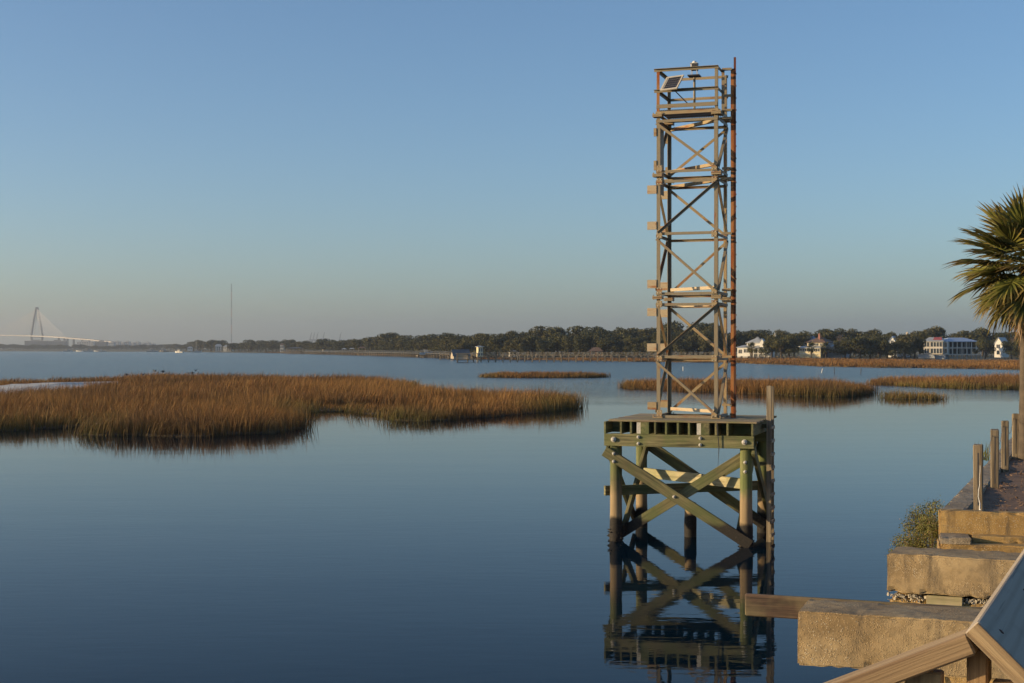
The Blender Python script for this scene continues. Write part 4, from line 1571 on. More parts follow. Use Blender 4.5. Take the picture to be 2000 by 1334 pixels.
for px, Y, s, lb, py in ((1640, 575, 1.05, 'pinkish leafless tree right of the yellow house', 700), (1500, 660, 1.2, 'bare grey treetop above the oaks behind the white house', 640),
                         (1447, 640, 1.15, 'spindly bare tree just right of the tower rail', 640), (1975, 590, 1.0, 'pale bare tree between the small white gable and the palm', 690), (780, 1180, 1.5, 'bare treetop above the distant woods left of centre', 690)):
    o = empty('bare_tree', ((px - 1000) / FPX * Y, Y, 1.0))
    tag(o, lb, 'tree', 'leafless trees')
    mm = bare_tree_meshes(int(px))
    ob = mm.build('branches', M['twig'], o)
    o.scale = (s, s, s)
# undergrowth along the foot of the wood
cs = []
for cpx in range(880, 2110, 4):
    if in_gap(cpx) and not (1600 < cpx < 1632): continue
    Y = interp(cpx, WOODS) - 22 + rng.uniform(-8, 8)
    cs.append(((cpx - 1000) / FPX * Y, Y, 1.3 + rng.uniform(0, 1.2), rng.uniform(1.0, 2.0)))
for cpx in range(300, 885, 3):
    Y = interp(cpx, WOODS) - 30
    cs.append(((cpx - 1000) / FPX * Y, Y, 1.6 + rng.uniform(0, 1.6), rng.uniform(1.6, 3.0)))
for cpx in range(-80, 390, 4):
    Y = interp(cpx, WOODS) - 60
    cs.append(((cpx - 1000) / FPX * Y, Y, 2 + rng.uniform(0, 1.6), rng.uniform(4, 7.0)))
o = leaf_cloud('undergrowth', cs, 34000, .42, ((.022, .028, .012), (.075, .072, .028)), M['leaf'], None, .8)
tag(o, 'dark undergrowth along the foot of the shore woods', 'bushes', None, 'stuff')

# ------------------------------------------------------------------ houses
M['siding_white'] = m_plain('white_siding', (.72, .69, .62), .7, .06, .6)
M['siding_yellow'] = m_plain('cream_yellow_siding', (.72, .62, .38), .7, .06, .6)
M['siding_grey'] = m_plain('grey_siding', (.34, .36, .38), .7, .08, .6)
M['brick_house'] = m_plain('brown_brick', (.26, .16, .11), .9, .2, 2)
M['roof_brown'] = m_plain('brown_shingle', (.16, .10, .07), .9, .25, 1.2)
M['roof_grey'] = m_plain('grey_metal_roof', (.36, .38, .38), .5, .12, .7)
M['roof_blue'] = m_plain('blue_grey_metal_roof', (.34, .42, .54), .45, .1, .7)
M['roof_red'] = m_plain('red_roof_underlay', (.36, .07, .06), .7, .15, .7)
M['far_roof'] = m_plain('dark_slate_roof', (.10, .11, .12), .8, .15, 1)
M['chimney'] = m_plain('brick_chimney', (.34, .15, .11), .9, .25, 3)
M['curtain_wall'] = m_plain('tan_plaster', (.45, .38, .29), .8, .08, .5)


class House:
    def __init__(s, name, label, px, Y, rz, z=1.0):
        s.o = empty(name, ((px - 1000) / FPX * Y, Y, z), R(rz))
        tag(s.o, label, 'house')

    def box(s, x0, x1, y0, y1, z0, z1, mat, name='wall'):
        return MB().box(x0, x1, y0, y1, z0, z1).build(name, M[mat], s.o)

    def window(s, x0, x1, z0, z1, y=0.0, side=None, frame='siding_white', panes=0):
        """framed window on the front (y) or on a side wall (side = x of the wall, +1/-1 outward)"""
        m_, g = MB(), MB()
        f = .10
        if side is None:
            m_.box(x0 - f, x1 + f, y - .06, y - .003, z0 - f, z1 + f)
            g.box(x0, x1, y - .075, y - .062, z0, z1)
            pm = MB()
            for k in range(panes):
                xx = x0 + (x1 - x0) * (k + 1) / (panes + 1)
                pm.box(xx - .05, xx + .05, y - .10, y - .078, z0, z1)
        else:
            X, sg = side
            m_.box(*sorted((X + sg * .003, X + sg * .06)), x0 - f, x1 + f, z0 - f, z1 + f)
            g.box(*sorted((X + sg * .062, X + sg * .075)), x0, x1, z0, z1)
            pm = MB()
        w = m_.build('window', M[frame], s.o)
        g.build('pane', M['glass'], w)
        if pm.v: pm.build('glazing_bar', M[frame], w)

    def hip(s, x0, x1, y0, y1, z, h, mat, over=.5, ridge=.5, name='roof', flat=0.0):
        x0 -= over; x1 += over; y0 -= over; y1 += over
        inset = (y1 - y0) * .5 * ridge
        cy = (y0 + y1) / 2
        m_ = MB()
        m_.add([(x0, y0, z), (x1, y0, z), (x1, y1, z), (x0, y1, z), (x0 + inset, cy, z + h), (x1 - inset, cy, z + h),
                (x0, y0, z - .18), (x1, y0, z - .18), (x1, y1, z - .18), (x0, y1, z - .18)],
               [(0, 1, 5, 4), (1, 2, 5), (2, 3, 4, 5), (3, 0, 4), (6, 7, 1, 0), (7, 8, 2, 1), (8, 9, 3, 2), (9, 6, 0, 3), (9, 8, 7, 6)])
        return m_.build(name, M[mat], s.o)

    def gable_front(s, x0, x1, y0, y1, z, h, mat, wall, over=.35):
        """ridge runs back from the front; triangular gable in the wall colour"""
        cx = (x0 + x1) / 2
        MB().add([(x0, y0, z), (x1, y0, z), (cx, y0, z + h), (x0, y1, z), (x1, y1, z), (cx, y1, z + h)], [(0, 1, 2), (4, 3, 5), (0, 2, 5, 3), (1, 4, 5, 2), (0, 3, 4, 1)]).build('gable', M[wall], s.o)
        m_ = MB()
        ox = over; k = h / (cx - x0)
        for sg in (-1, 1):
            e = cx + sg * (cx - x0 + ox)
            zl = z - ox * k
            m_.add([(e, y0 - over, zl + .02), (cx, y0 - over, z + h + .02), (cx, y1 + over, z + h + .02), (e, y1 + over, zl + .02),
                    (e, y0 - over, zl + .20), (cx, y0 - over, z + h + .22), (cx, y1 + over, z + h + .22), (e, y1 + over, zl + .20)],
                   [(0, 1, 2, 3), (7, 6, 5, 4), (0, 4, 5, 1), (3, 2, 6, 7), (0, 3, 7, 4)])
        return m_.build('roof', M[mat], s.o)

    def column(s, x, y, z0, z1, w=.22, mat='siding_white'):
        return MB().box(x - w / 2, x + w / 2, y - w / 2, y + w / 2, z0, z1).build('column', M[mat], s.o)


def railing(h, x0, x1, y, z, mat='siding_white'):
    m_ = MB().box(x0, x1, y - .04, y + .04, z + .85, z + .95)
    m_.box(x0, x1, y - .03, y + .03, z + .12, z + .18)
    k = x0
    while k < x1:
        m_.box(k, k + .05, y - .025, y + .025, z + .18, z + .85); k += .22
    m_.build('balustrade', M[mat], h.o)


U = 560 / FPX     # metres per photograph pixel at the houses
# white house left, just right of the tower
h = House('house', 'white house with hipped grey roof and porch nearest the tower', 1440, 560, -28)
h.box(0, 5.2, 0, 7, .0, 4.1, 'siding_white')
for k in range(4): h.window(2.7 + k * .62, 3.18 + k * .62, 2.0, 3.4)
h.window(.5, 1.9, 1.7, 3.2, panes=1)
h.hip(0, 5.2, 0, 7, 4.1, .9, 'roof_grey', .5)
h.box(2.9, 9.0, 3, 11, 4.0, 5.9, 'siding_white')
for k in range(3): h.window(3.3 + k * .9, 3.8 + k * .9, 4.9, 5.6, y=3)
h.hip(2.9, 9.0, 3, 11, 5.9, 2.3, 'roof_grey', .5, .9)
h.box(6.2, 12.4, 2.5, 9, 0, 3.9, 'siding_white')
for k in range(4): h.column(6.4 + k * 1.95, .6, 0, 3.7, .34)
h.box(6.2, 12.5, .35, 2.49, 1.45, 1.62, 'siding_white', 'porch_floor')
h.hip(6.2, 12.5, .4, 5, 3.75, 1.1, 'roof_grey', .3)
railing(h, 6.4, 12.3, .5, 1.62)
for k in range(3): h.window(6.9 + k * 1.9, 8.0 + k * 1.9, 1.9, 3.3, y=2.5)
h.box(8.9, 10.3, 1.0, 2.4, 4.2, 6.4, 'siding_white', 'dormer')
h.gable_front(8.9, 10.3, 1.0, 3.4, 6.41, .9, 'roof_grey', 'siding_white', .2)
h.box(13.4, 14.0, 5, 5.7, 6.2, 9.4, 'siding_white', 'chimney')
for k in range(8):
    MB().box(9.2 + k * .25, 9.5 + k * .25, -1.3, .34, 1.35 - k * .18, 1.43 - k * .18).build('stair_tread', M['siding_white'], h.o)
# yellow house
h = House('house', 'cream yellow house with brown hipped roof and red chimney', 1561, 560, -30)
h.box(0, 8.6, 0, 4.2, 0, 3.9, 'siding_yellow', 'sunroom')
for k in range(9): h.window(.45 + k * .90, 1.05 + k * .90, 2.5, 3.5)
h.box(-.05, 8.65, -.05, -.002, 1.55, 1.75, 'siding_white', 'band')
h.hip(0, 8.6, 0, 4.2, 3.9, .7, 'roof_grey', .35)
h.box(2.3, 9.2, 3.0, 14, 3.6, 6.1, 'siding_yellow')
for x0, x1 in ((2.7, 4.2), (4.9, 6.8), (7.4, 8.8)): h.window(x0, x1, 4.75, 5.6, y=3.0, panes=2)
h.box(9.201, 9.25, 3.1, 14, 0, 6.0, 'siding_grey', 'side_wall_shade')  # grey sheet over the yellow side, painting in its shade
h.hip(2.3, 9.2, 3.0, 14, 6.1, 2.5, 'roof_brown', .6, .75)
h.box(6.0, 6.7, 5.2, 5.9, 7.2, 9.5, 'chimney', 'chimney')
h.box(-3.4, -.05, 1.5, 5, 2.2, 2.4, 'siding_yellow', 'porch_floor')
for k in range(3): h.column(-3.2 + k * 1.4, 1.7, 0, 4.3, .2, 'siding_yellow')
h.box(-3.5, -.05, 1.4, 5, 4.3, 4.5, 'siding_white', 'porch_roof')
for k in range(9):
    MB().box(1.6 + k * .28, 1.9 + k * .28, -1.6, -.06, 1.5 - k * .17, 1.58 - k * .17).build('stair_tread', M['siding_white'], h.o)
h.box(9.6, 16, 6, 14, 0, 4.2, 'siding_grey', 'wing')
h.hip(9.6, 16, 6, 14, 4.2, 1.6, 'roof_grey', .5, .8)
for k in range(4): h.window(10.1 + k * 1.5, 11.0 + k * 1.5, 1.8, 3.4, y=6)
# big house under construction
h = House('house', 'large three storey house still under construction with open column frame', 1804, 560, -26)
h.box(0, 7.3, 0, 9, 1.3, 6.5, 'curtain_wall')
for r0, r1 in ((1.75, 3.6), (4.35, 6.1)):
    for k in range(2): h.window(.35 + k * .95, 1.1 + k * .95, r0, r1)
    for k in range(4): h.window(2.7 + k * 1.12, 3.6 + k * 1.12, r0, r1)
h.box(-.1, 7.4, -.10, -.003, 3.75, 4.02, 'siding_white', 'band')
h.box(-.1, 7.4, -.10, -.003, 6.3, 6.52, 'siding_white', 'band')
h.hip(0, 7.3, 0, 9, 6.5, 1.55, 'roof_grey', .4, .35)
MB().add([(3.4, .9, 6.97), (6.9, .9, 6.97), (6.2, 4.2, 8.02), (3.4, 4.2, 8.02), (3.4, .9, 7.03), (6.9, .9, 7.03), (6.2, 4.2, 8.08), (3.4, 4.2, 8.08)], [(4, 5, 6, 7), (0, 1, 5, 4), (1, 2, 6, 5), (3, 0, 4, 7)]).build('roof_underlay', M['roof_red'], h.o)
h.box(-1.9, 4.5, -1.2, -.2, -.2, 1.25, 'siding_grey', 'base_wall')
h.box(.1, 8.2, .5, 9, -.6, 1.29, 'siding_grey', 'undercroft')
h2r = R(40)
w2 = empty('wing', (8.6, 3.2, 0), h2r, h.o)
def wbox(x0, x1, y0, y1, z0, z1, mat, name):
    return MB().box(x0, x1, y0, y1, z0, z1).build(name, M[mat], w2)
wbox(.1, 12, 1.6, 9, 3.95, 6.4, 'siding_grey', 'wall')
wbox(-.2, 13.4, -.2, 9, 3.70, 3.94, 'siding_white', 'floor_slab')
wbox(-.2, 15.2, -.2, 9, 1.10, 1.30, 'siding_white', 'floor_slab')
wbox(.5, 12, 2.2, 9, 1.31, 3.69, 'siding_grey', 'wall')
for k in range(7):
    wbox(.2 + k * 1.75, 1.5 + k * 1.75, 1.52, 1.595, 4.2, 6.1, 'glass', 'window')
    wbox(.7 + k * 1.6, 1.8 + k * 1.6, 2.12, 2.195, 1.5, 3.4, 'glass', 'window')
for k in range(8):
    xx = -.05 + k * 2.1
    z1 = 6.4 if xx < 12.6 else 3.7
    wbox(xx, xx + .24, -.1, .14, -.6, 1.09, 'siding_grey', 'column')
    wbox(xx, xx + .24, -.1, .14, 1.31, 3.69, 'siding_white', 'column')
    if xx < 13: wbox(xx, xx + .24, -.1, .14, 3.95, 6.4, 'siding_white', 'column')
x0, x1, y0, y1, z, hh = -.7, 13.6, -.6, 9.6, 6.42, 1.5
mm = MB()
mm.add([(x0, y0, z), (x1, y0, z), (x1, y1, z), (x0, y1, z), (x0 + 3.6, 4.5, z + hh), (x1 - 3.6, 4.5, z + hh), (x0, y0, z - .2), (x1, y0, z - .2), (x1, y1, z - .2), (x0, y1, z - .2)],
       [(0, 1, 5, 4), (1, 2, 5), (2, 3, 4, 5), (3, 0, 4), (6, 7, 1, 0), (7, 8, 2, 1), (8, 9, 3, 2), (9, 6, 0, 3), (9, 8, 7, 6)])
mm.build('roof', M['roof_blue'], w2)
h.box(7.31, 8.9, 2.2, 6, 1.3, 6.3, 'siding_white', 'link')
h.window(7.6, 8.5, 4.2, 6.0, y=2.2)
h.window(7.6, 8.5, 1.7, 3.5, y=2.2)
# small white gable house at the right
h = House('house', 'small white gabled house half hidden left of the palm', 1942, 575, -40)
h.box(0, 3.3, 0, 7, 0, 5.6, 'siding_white')
h.gable_front(0, 3.3, 0, 7, 5.61, 2.3, 'roof_grey', 'siding_white', .25)
h.window(.9, 2.3, 3.8, 5.2, panes=1)
h.window(1, 2.2, 1.2, 2.8)
# gabled roof among the trees
h = House('house', 'white gable with blue grey roof and tall chimney deep in the trees', 1733, 585, -30)
h.box(0, 4, 0, 9, 0, 5.4, 'siding_white')
h.gable_front(0, 4, 0, 9, 5.41, 3.0, 'roof_blue', 'siding_white', .3)
h.window(1.4, 2.6, 5.7, 6.9, panes=1)
h.box(6.6, 7.3, 4, 4.8, 4, 10.4, 'curtain_wall', 'chimney')
h.box(4.01, 7.5, 3, 9, 0, 5.8, 'siding_grey')
# blue roofed house behind the yellow one
h = House('house', 'blue metal roof showing above the trees behind the yellow house', 1570, 620, -10)
h.box(0, 6, 0, 7, 0, 7.0, 'siding_white')
h.hip(0, 6, 0, 7, 7.0, 1.9, 'roof_blue', .5)
# low houses on the wooded shore left of the tower
def small_house(px, Y, rz, w, d, z1, rh, wall, roof, label, gable=False, base=1.0):
    h = House('house', label, px, Y, rz, base)
    h.box(0, w, 0, d, 0, z1, wall)
    n = max(2, int(w / 1.8))
    for k in range(n):
        x0 = w * (k + .25) / n
        h.window(x0, x0 + w / n * .5, z1 * .52, z1 * .85)
        if z1 > 4: h.window(x0, x0 + w / n * .5, z1 * .15, z1 * .40)
    if gable: h.gable_front(0, w, 0, d, z1 + .01, rh, roof, wall)
    else: h.hip(0, w, 0, d, z1 + .01, rh, roof)
    return h


small_house(934, 590, 10, 2.0, 5, 4.4, .4, 'siding_yellow', 'roof_grey', 'narrow pale yellow two storey house beside the boathouse on the shore')
small_house(1152, 590, -5, 5.0, 6, 2.6, 1.5, 'brick_house', 'roof_brown', 'low brown house under the oaks left of the tower')
small_house(996, 612, 5, 3.0, 6, 2.2, .9, 'siding_white', 'far_roof', 'little white cottage mostly hidden by oaks behind the pier')
small_house(420, 1640, 12, 8, 9, 6.0, 2.4, 'siding_white', 'roof_grey', 'distant white house on the left of a pair by the radio mast')
small_house(436, 1640, -5, 10, 9, 5.6, 2.0, 'siding_white', 'roof_grey', 'distant white house on the right of a pair by the radio mast')
small_house(547, 1375, 0, 3.6, 7, 7.0, 1.4, 'siding_white', 'roof_brown', 'tall distant white house at the seaward end of the left dock')
small_house(631, 1225, 14, 4.2, 8, 4.4, 1.9, 'siding_white', 'roof_grey', 'distant white gabled house among trees above the left dock', True)
small_house(366, 1850, 8, 6, 8, 4.0, 1.8, 'siding_white', 'roof_grey', 'far white house on the shore right of the bridge')

# small palms by the yellow and white houses
for px, py_, Y, lb in ((1585, 0, 553, 'small palm before the yellow house'), (1613, 0, 556, 'small palm right of the yellow house'), (1468, 0, 553, 'small palm before the white house')):
    palm('palm_tree', lb, ((px - 1000) / FPX * Y, Y, .6), 4.3, .18, 26, 1.5, px, (0, 0), 'palms by the houses')


# ------------------------------------------------------------------ docks and boathouses
def dock(name, label, p0, p1, zdeck, width, span, rails=True, posts_up=.0, mat='grey_wood'):
    """walkway on pile bents: deck, each bent of two piles with a cap, hand rails"""
    p0, p1 = Vector(p0), Vector(p1)
    L = (p1 - p0).length
    o = empty(name, (p0.x, p0.y, 0), math.atan2(p1.y - p0.y, p1.x - p0.x))
    tag(o, label, 'dock')
    MB().box(0, L, -width / 2, width / 2, zdeck - .22, zdeck).build('deck', M[mat], o)
    n = int(L / span)
    bm_ = MB()
    bm_.tube([(0, -width / 2 + .1, -.5), (0, -width / 2 + .1, zdeck + .25 + posts_up)], .17, 7)
    bm_.tube([(0, width / 2 - .1, -.5), (0, width / 2 - .1, zdeck + .25 + posts_up)], .17, 7)
    bm_.box(-.15, .15, -width / 2 - .1, width / 2 + .1, zdeck - .52, zdeck - .225)
    bent = bm_.mesh('pile_bent'); bent.materials.append(M['grey_wood'])
    for k in range(n + 1):
        link('pile_bent', bent, None, o, (k * L / n, 0, 0))
    if rails:
        for s in (-1, 1):
            m_ = MB()
            y = s * (width / 2 - .05)
            m_.box(0, L, y - .05, y + .05, zdeck + .95, zdeck + 1.03)
            m_.box(0, L, y - .03, y + .03, zdeck + .5, zdeck + .56)
            k = 0
            while k < L:
                m_.box(k, k + .10, y - .045, y + .045, zdeck, zdeck + .94); k += 2.0
            m_.build('hand_rail', M[mat], o)
    return o


dock('dock', 'long timber pier on paired piles crossing the water left of the tower', at(925, 0, 492).to_2d().to_3d(), at(1560, 0, 500).to_2d().to_3d(), 1.75, 1.8, 2.5, False)
dock('dock', 'railed walkway behind the long pier at the foot of the oaks', at(860, 0, 600).to_2d().to_3d(), at(1500, 0, 560).to_2d().to_3d(), 2.0, 1.8, 3.5)
dock('dock', 'very long hazy dock along the far left shore', at(552, 0, 1290).to_2d().to_3d(), at(880, 0, 655).to_2d().to_3d(), 2.3, 2.2, 6, mat='far_roof')
dock('dock', 'short low dock by the blue boat lift', at(815, 0, 700).to_2d().to_3d(), at(873, 0, 705).to_2d().to_3d(), 1.3, 2.4, 3, False)


def pavilion(name, label, px, Y, w, d, zd, zr, roof_h, roofmat, wallmat=None, hip=True):
    o = empty(name, ((px - 1000) / FPX * Y, Y, 0))
    tag(o, label, 'boathouse')
    MB().box(-.3, w + .3, -.3, d + .3, zd - .25, zd).build('deck', M['grey_wood'], o)
    for x in np.linspace(0, w, max(2, int(w / 2.4) + 1)):
        for y in (0, d):
            MB().tube([(x, y, -.5), (x, y, zr)], .15, 7).build('pile', M['grey_wood'], o)
    if wallmat: MB().box(.2, w * .55, .2, d * .8, zd, zr - .02).build('wall', M[wallmat], o)
    m_ = MB()
    a_, b_ = -.6, w + .6
    if hip:
        m_.add([(a_, -.6, zr), (b_, -.6, zr), (b_, d + .6, zr), (a_, d + .6, zr), (w * .3, d / 2, zr + roof_h), (w * .7, d / 2, zr + roof_h)],
               [(0, 1, 5, 4), (1, 2, 5), (2, 3, 4, 5), (3, 0, 4), (3, 2, 1, 0)])
    else:
        m_.box(a_, b_, -.6, d + .6, zr, zr + .2)
    m_.build('roof', M[roofmat], o)
    railing_m = MB().box(0, w, -.05, .05, zd + .9, zd + 1.0)
    railing_m.build('hand_rail', M['grey_wood'], o)
    return o


pavilion('boathouse', 'pale boathouse on piles at the seaward end of the long pier', 893, 488, 7.0, 4.5, 1.0, 2.8, .4, 'grey_wood', 'curtain_wall', False)
h = House('boathouse', 'steep roofed dark boathouse with pale gable behind the pier head', 886, 585, -70, .4)
h.o['category'] = 'boathouse'
h.box(-4, 0, 0, 7, 0, 1.4, 'curtain_wall')
h.gable_front(-4, 0, 0, 7, 1.41, 2.2, 'far_roof', 'curtain_wall', .4)
pavilion('boathouse', 'small open boat shelter on the left of two in the water', 668, 960, 2.6, 2.6, 1.6, 4.0, .8, 'roof_grey')
pavilion('boathouse', 'small open boat shelter on the right of two in the water', 683, 960, 2.6, 2.6, 1.6, 4.2, .8, 'roof_grey')
pavilion('boathouse', 'brown roofed boat shelter in the middle of the left shore', 700, 900, 4.2, 3, 1.4, 4.8, .9, 'roof_brown')
pavilion('boathouse', 'open boat lift shelter beside the blue boat', 823, 705, 4, 3, 1.3, 3.6, .5, 'roof_grey', None, False)
pavilion('boathouse', 'roofed head of the very long hazy dock', 560, 1150, 13, 5, 2.3, 4.6, .9, 'far_roof')


# ------------------------------------------------------------------ boats
def boat(label, px, Y, L, yaw, hullmat='white', cabin=True, z=0, mast=0, stripe=None):
    o = empty('boat', ((px - 1000) / FPX * Y, Y, z), yaw)
    if Y > 1000: o.scale = (1.4, 1.4, 1.4)
    tag(o, label, 'boat', 'boats on the far water')
    secs = [(-L / 2, .36, .9), (-L / 4, .40, .95), (L / 8, .36, 1.05), (L * .36, .2, 1.25), (L / 2, .02, 1.45)]
    V, F = [], []
    for x_, hw_, hz in secs:
        b_ = hw_ * L * .38
        V += [(x_, -b_, hz), (x_, -b_ * .6, -.2), (x_, b_ * .6, -.2), (x_, b_, hz)]
    for i in range(len(secs) - 1):
        for j in range(3):
            F.append((i * 4 + j, i * 4 + j + 1, i * 4 + j + 5, i * 4 + j + 4))
        F.append((i * 4 + 3, i * 4, i * 4 + 4, i * 4 + 7))
    F.append((0, 3, 2, 1))
    MB().add(V, F).build('hull', M[hullmat], o)
    if cabin:
        MB().box(-L * .12, L * .16, -L * .09, L * .09, .95, 2.0).build('cabin', M['white'], o)
        MB().box(-L * .10, L * .165, -L * .095, L * .095, 1.45, 1.8).build('windscreen', M['glass'], o)
        MB().box(-L * .2, L * .12, -L * .1, L * .1, 2.25, 2.35).build('canopy', M['white'], o)
    if mast:
        MB().tube([(0, 0, 1), (0, 0, mast)], .1, 6).build('mast', M['white'], o)
    return o


M['boat_blue'] = m_plain('blue_hull', (.22, .36, .52), .4, .05, 1)
boat('small motor boat under way with a white wake, left of the radio mast', 350, 1480, 8, R(150))
boat('white moored boat at the far left, first from the left', 132, 1980, 9, R(20))
boat('white moored boat, second from the left by the far shore', 155, 1950, 7, R(170), cabin=False)
boat('white cabin boat, third from the left by the far shore', 175, 1900, 10, R(10))
boat('white cabin boat, fourth from the left by the far shore', 195, 1850, 11, R(185))
boat('white cabin boat midway between bridge and radio mast', 297, 1800, 11, R(15))
boat('brown and white boat just left of the sailing boat', 322, 1760, 9, R(190), 'curtain_wall')
boat('white sailing boat with mast near the paired white houses', 383, 1600, 9, R(10), mast=11)
boat('light blue boat hoisted on the lift by the low dock', 832, 702, 6.5, R(5), 'boat_blue', True, 1.7)
boat('dark low boat moored at the short dock', 862, 695, 7, R(3), 'black', False, 0)

# ------------------------------------------------------------------ stakes and birds
for k, (px, pyw, hpx, lean, mat, lb) in enumerate(((1604, 728, 8, .35, 'white', 'leaning white stake in the channel right of the tower'), (1629.5, 729, 11, .0, 'black', 'thin dark stake in the channel beyond the right island'),
                                                    (1681, 730, 11, .08, 'black', 'dark stake in the channel, farther right'), (1334, 724, 8, .02, 'white', 'short white stake seen through the tower'), (949, 737, 9, .05, 'black', 'thin stake at the left tip of the lone low island'))):
    g = on_z(px, pyw, 0)
    hh = hpx / FPX * g.y
    m = MB().tube([(0, 0, -.3), (lean * hh, 0, hh)], .07 if mat == 'black' else .09, 6)
    tag(m.build('channel_stake', M[mat], None, g), lb, 'stake', 'channel stakes')


def bird(label, px, py, Y, fly=True, yaw=0.0):
    p = at(px, py, Y)
    o = empty('bird', p, yaw)
    o.scale = (.75, .75, .75)
    tag(o, label, 'bird', 'dark birds over the marsh edge')
    m = MB().tube([(-.38, 0, .02), (-.25, 0, .0), (-.05, 0, -.02), (.15, 0, .0), (.24, 0, .06), (.31, 0, .08), (.40, 0, .06)], [.02, .06, .11, .09, .06, .06, .01], 8)
    m.build('body', M['black'], o, smooth=True)
    m = MB()
    for s in (-1, 1):
        tipz = .22 if fly else .02
        m.add([(.12, s * .06, .05), (-.12, s * .06, .05), (-.14, s * .35, .12 + tipz * .5), (.05, s * .38, .12 + tipz * .5), (-.10, s * .62, tipz), (.12, s * .06, .03), (-.12, s * .06, .03), (-.14, s * .35, .10 + tipz * .5), (.05, s * .38, .10 + tipz * .5)],
              [(0, 1, 2, 3), (3, 2, 4), (5, 8, 7, 6), (8, 4, 7)])
    m.build('wings', M['black'], o)
    return o


for k, (px, py, Y, lb) in enumerate(((247.5, 732, 190, 'dark bird at the far left end of the small flock'), (279.5, 731.5, 190, 'dark bird low over the grass, second from the left'), (302, 724.5, 185, 'dark bird flying highest on the left of the flock'),
                                     (318.5, 726, 185, 'dark bird flying in the middle of the flock'), (368, 729, 190, 'dark bird low on the right of the flock'), (375.5, 728.5, 190, 'dark bird beside the low one on the right'), (382, 723.5, 185, 'dark bird flying at the right end of the flock'))):
    bird(lb, px, py, Y, True, k * 1.3)

# ------------------------------------------------------------------ bridge, city, mast, cranes
M['bridge'] = m_plain('bridge_concrete', (.22, .22, .22), .8, .05, .05)
M['far_grey'] = m_plain('far_grey_wall', (.10, .105, .115), .8, .1, .1)
M['far_tan'] = m_plain('far_tan_wall', (.55, .50, .43), .8, .1, .1)
M['far_white'] = m_plain('far_white_wall', (.55, .53, .50), .8, .1, .1)
TY = 5400.0
TX = (72 - 1000) / FPX * TY
bo = empty('bridge', (TX, TY, 0))
tag(bo, 'cable stayed bridge with a diamond shaped pylon on the far left horizon', 'bridge')
bz = lambda py, Y=TY: EYE + (680 - py) / FPX * Y
# deck: road line through the pylon
road = [(-900, 5900, 640), (-300, 5700, 650), (-60, 5560, 653), (0, 5500, 654.5), (40, 5450, 655.2), (72, 5400, 656), (100, 5300, 657.2), (130, 5200, 659), (180, 5050, 663), (220, 4950, 667), (260, 4850, 670.5), (300, 4750, 674)]
rp = [Vector(((px - 1000) / FPX * Y - TX, Y - TY, bz(py, Y))) for px, Y, py in road]
m = MB()
for a_, b_ in zip(rp, rp[1:]):
    L_ = (b_ - a_).length
    m.box(0, L_, -19, 19, -3.0, 0, frame_matrix(a_, b_))
m.build('deck', M['bridge'], bo)
for a_, b_ in zip(rp, rp[1:]):
    L_ = (b_ - a_).length
    MB().box(0, L_, -19.6, -19.05, -2.0, 1.4, frame_matrix(a_, b_)).build('parapet', M['far_tan'], bo)
# pylon legs
for s in (-1, 1):
    m = MB().tube([(s * 13, 0, 0), (s * 21.5, 0, bz(657)), (s * 12, 0, bz(625)), (s * 3.6, 0, bz(603)), (s * 3.6, 0, bz(600))], [5.2, 4.6, 4.0, 3.6, 3.6], 4)
    m.build('pylon_leg', M['far_grey'], bo)
MB().box(-20, 20, -3, 3, bz(658) - 4, bz(658) - 3.05 + 1).build('cross_beam', M['far_grey'], bo)
MB().box(-5, 5, -3, 3, bz(604), bz(600)).build('pylon_head', M['far_grey'], bo)
# stay cables, both sides of the pylon
def road_at(px):
    for (a0, Y0, p0), (a1, Y1, p1) in zip(road, road[1:]):
        if a0 <= px <= a1:
            q = (px - a0) / (a1 - a0)
            Y = Y0 + (Y1 - Y0) * q; py = p0 + (p1 - p0) * q
            return Vector(((px - 1000) / FPX * Y - TX, Y - TY, bz(py, Y)))
for k in range(13):
    for px in (72 + 6 + k * 4.2, 72 - 6 - k * 7.0):
        q = road_at(px)
        MB().tube([(0, 0, bz(620 - k * 1.4)), q], .6, 4).build('stay_cable', M['far_white'], bo)
# approach piers
for px in (115, 126, 132, 144, 161, 174, 187, 202, 217, 232):
    q = road_at(px)
    MB().box(q.x - 3, q.x + 3, q.y - 3, q.y + 3, 0, q.z - 3.05).build('pier', M['far_grey'], bo)
# far city blocks
def block(label, px0, px1, ptop, Y, mat, roof=None):
    x0, x1 = (px0 - 1000) / FPX * Y, (px1 - 1000) / FPX * Y
    z1 = EYE + (680 - ptop) / FPX * Y
    o = empty('building', ((x0 + x1) / 2, Y, 0))
    tag(o, label, 'building', 'far buildings under the bridge')
    w = x1 - x0
    MB().box(-w / 2, w / 2, 0, 22, 0, z1).build('wall', M[mat], o)
    MB().box(-w / 2 - .8, w / 2 + .8, -.8, 22.8, z1 + .01, z1 + 1.4).build('cornice', M['far_tan'], o)
    MB().box(-w * .2, w * .15, 5, 15, z1 + 1.41, z1 + 4.5).build('penthouse', M[mat], o)
    n, fl = max(3, int(w / 7)), max(2, int(z1 / 4.2))
    for i in range(n):
        m_ = MB()
        xx = -w / 2 + w * (i + .25) / n
        for f in range(fl): m_.box(xx, xx + w / n * .5, -.15, -.01, z1 * (f + .3) / fl, z1 * (f + .75) / fl)
        tag(m_.build('window_column', M['glass'], o), kind='stuff')


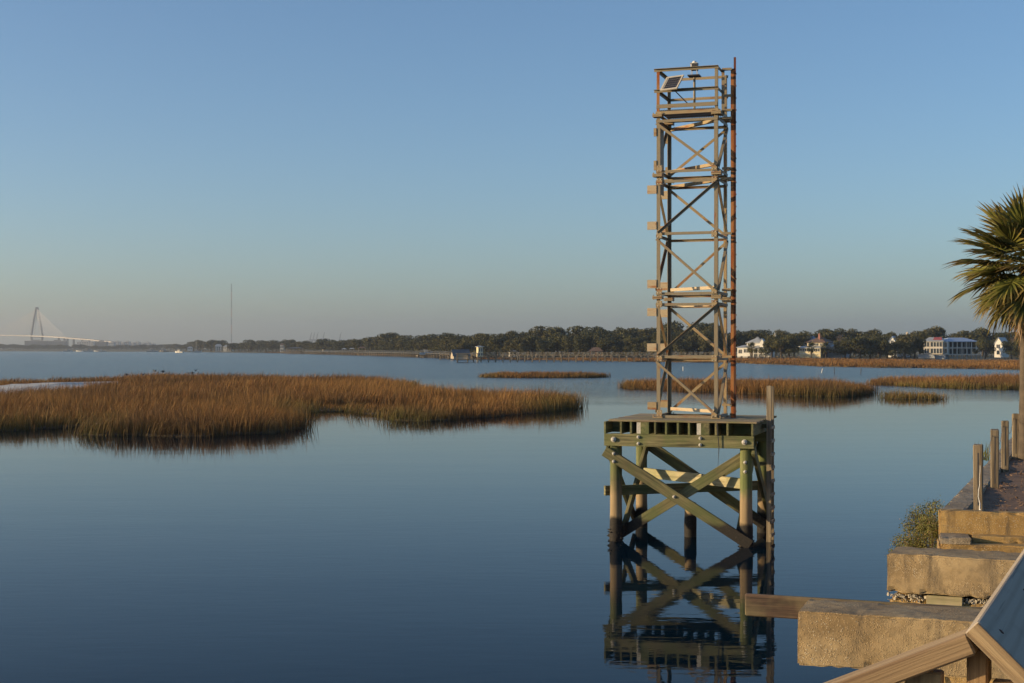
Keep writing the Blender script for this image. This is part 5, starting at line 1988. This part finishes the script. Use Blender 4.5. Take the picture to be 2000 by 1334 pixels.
block('wide hazy apartment block directly under the bridge pylon', 48, 91, 666, 4700, 'far_grey')
block('hazy apartment block right of the bridge pylon', 94, 128, 666.5, 4650, 'far_grey')
block('pale hazy block behind the bridge piers', 150, 182, 668, 4800, 'far_tan')
block('dark hazy block where the bridge ramp comes down', 185, 208, 668, 4400, 'far_grey')
for k, (a_, b_, t_) in enumerate(((212, 222, 670), (221, 233, 668), (234, 244, 671), (243, 252, 668), (252, 262, 671), (262, 272, 669), (273, 281, 672), (281, 292, 670), (292, 302, 672))):
    block(('far white waterfront building, %s from the bridge ramp' % ('first', 'second', 'third', 'fourth', 'fifth', 'sixth', 'seventh', 'eighth', 'ninth')[k]), a_, b_, t_, 4200 + 40 * k, 'far_white')
# radio mast
YM = 3600
o = empty('radio_mast', ((452 - 1000) / FPX * YM, YM, 0))
tag(o, 'thin tall radio mast rising above the left shore', 'mast')
topz = EYE + (680 - 554) / FPX * YM
nseg = 8
for k in range(nseg):
    za, zb = topz * k / nseg, topz * (k + 1) / nseg
    m = MB()
    for j in range(3):
        a_ = j * 2.094
        m.tube([(1.05 * math.cos(a_), 1.05 * math.sin(a_), za), (1.05 * math.cos(a_), 1.05 * math.sin(a_), zb)], .22, 4)
    zz = za
    while zz < zb - 2:
        for j in range(3):
            a_, b_ = j * 2.094, (j + 1) * 2.094
            m.tube([(1.05 * math.cos(a_), 1.05 * math.sin(a_), zz), (1.05 * math.cos(b_), 1.05 * math.sin(b_), zz + 2.4)], .12, 3)
        zz += 2.4
    m.build('mast_section', M['far_grey'] if k % 2 else M['chimney'], o)
# container cranes
for k, px in enumerate((607, 613, 619.5, 632, 664.5)):
    Y = 6200
    o = empty('harbour_crane', ((px - 1000) / FPX * Y, Y, 0))
    tag(o, 'faint container crane with raised boom, %s from the left' % ('first', 'second', 'third', 'fourth', 'fifth')[k], 'crane', 'container cranes on the horizon')
    top = EYE + (680 - 648.5) / FPX * Y
    for s in (-1, 1):
        for y in (-8, 8):
            MB().tube([(s * 5, y, 0), (s * 4, y, top * .55)], 1.1, 4).build('leg', M['far_grey'], o)
    MB().box(-6, 6, -9, 9, top * .52, top * .57).build('portal_beam', M['far_grey'], o)
    MB().tube([(-2, 0, top * .57), (4.5, 0, top)], 1.0, 4).build('boom', M['far_grey'], o)
    MB().tube([(-4, 0, top * .57), (-1, 0, top * .82), (3.4, 0, top * .92)], .7, 4).build('mast_frame', M['far_grey'], o)

# ------------------------------------------------------------------ haze
hz = MB().box(-7500, 7500, -35, 11500, -1.0, 205).build('haze', None)
t = bpy.data.materials.new('haze'); t.use_nodes = True
nt = t.node_tree
for n in list(nt.nodes): nt.nodes.remove(n)
vol = nt.nodes.new('ShaderNodeVolumePrincipled')
vol.inputs['Color'].default_value = (.84, .855, .87, 1)
vol.inputs['Density'].default_value = 1.35e-4
vol.inputs['Anisotropy'].default_value = 0.6
out = nt.nodes.new('ShaderNodeOutputMaterial')
nt.links.new(vol.outputs[0], out.inputs['Volume'])
hz.data.materials.append(t)
tag(hz, kind='stuff')
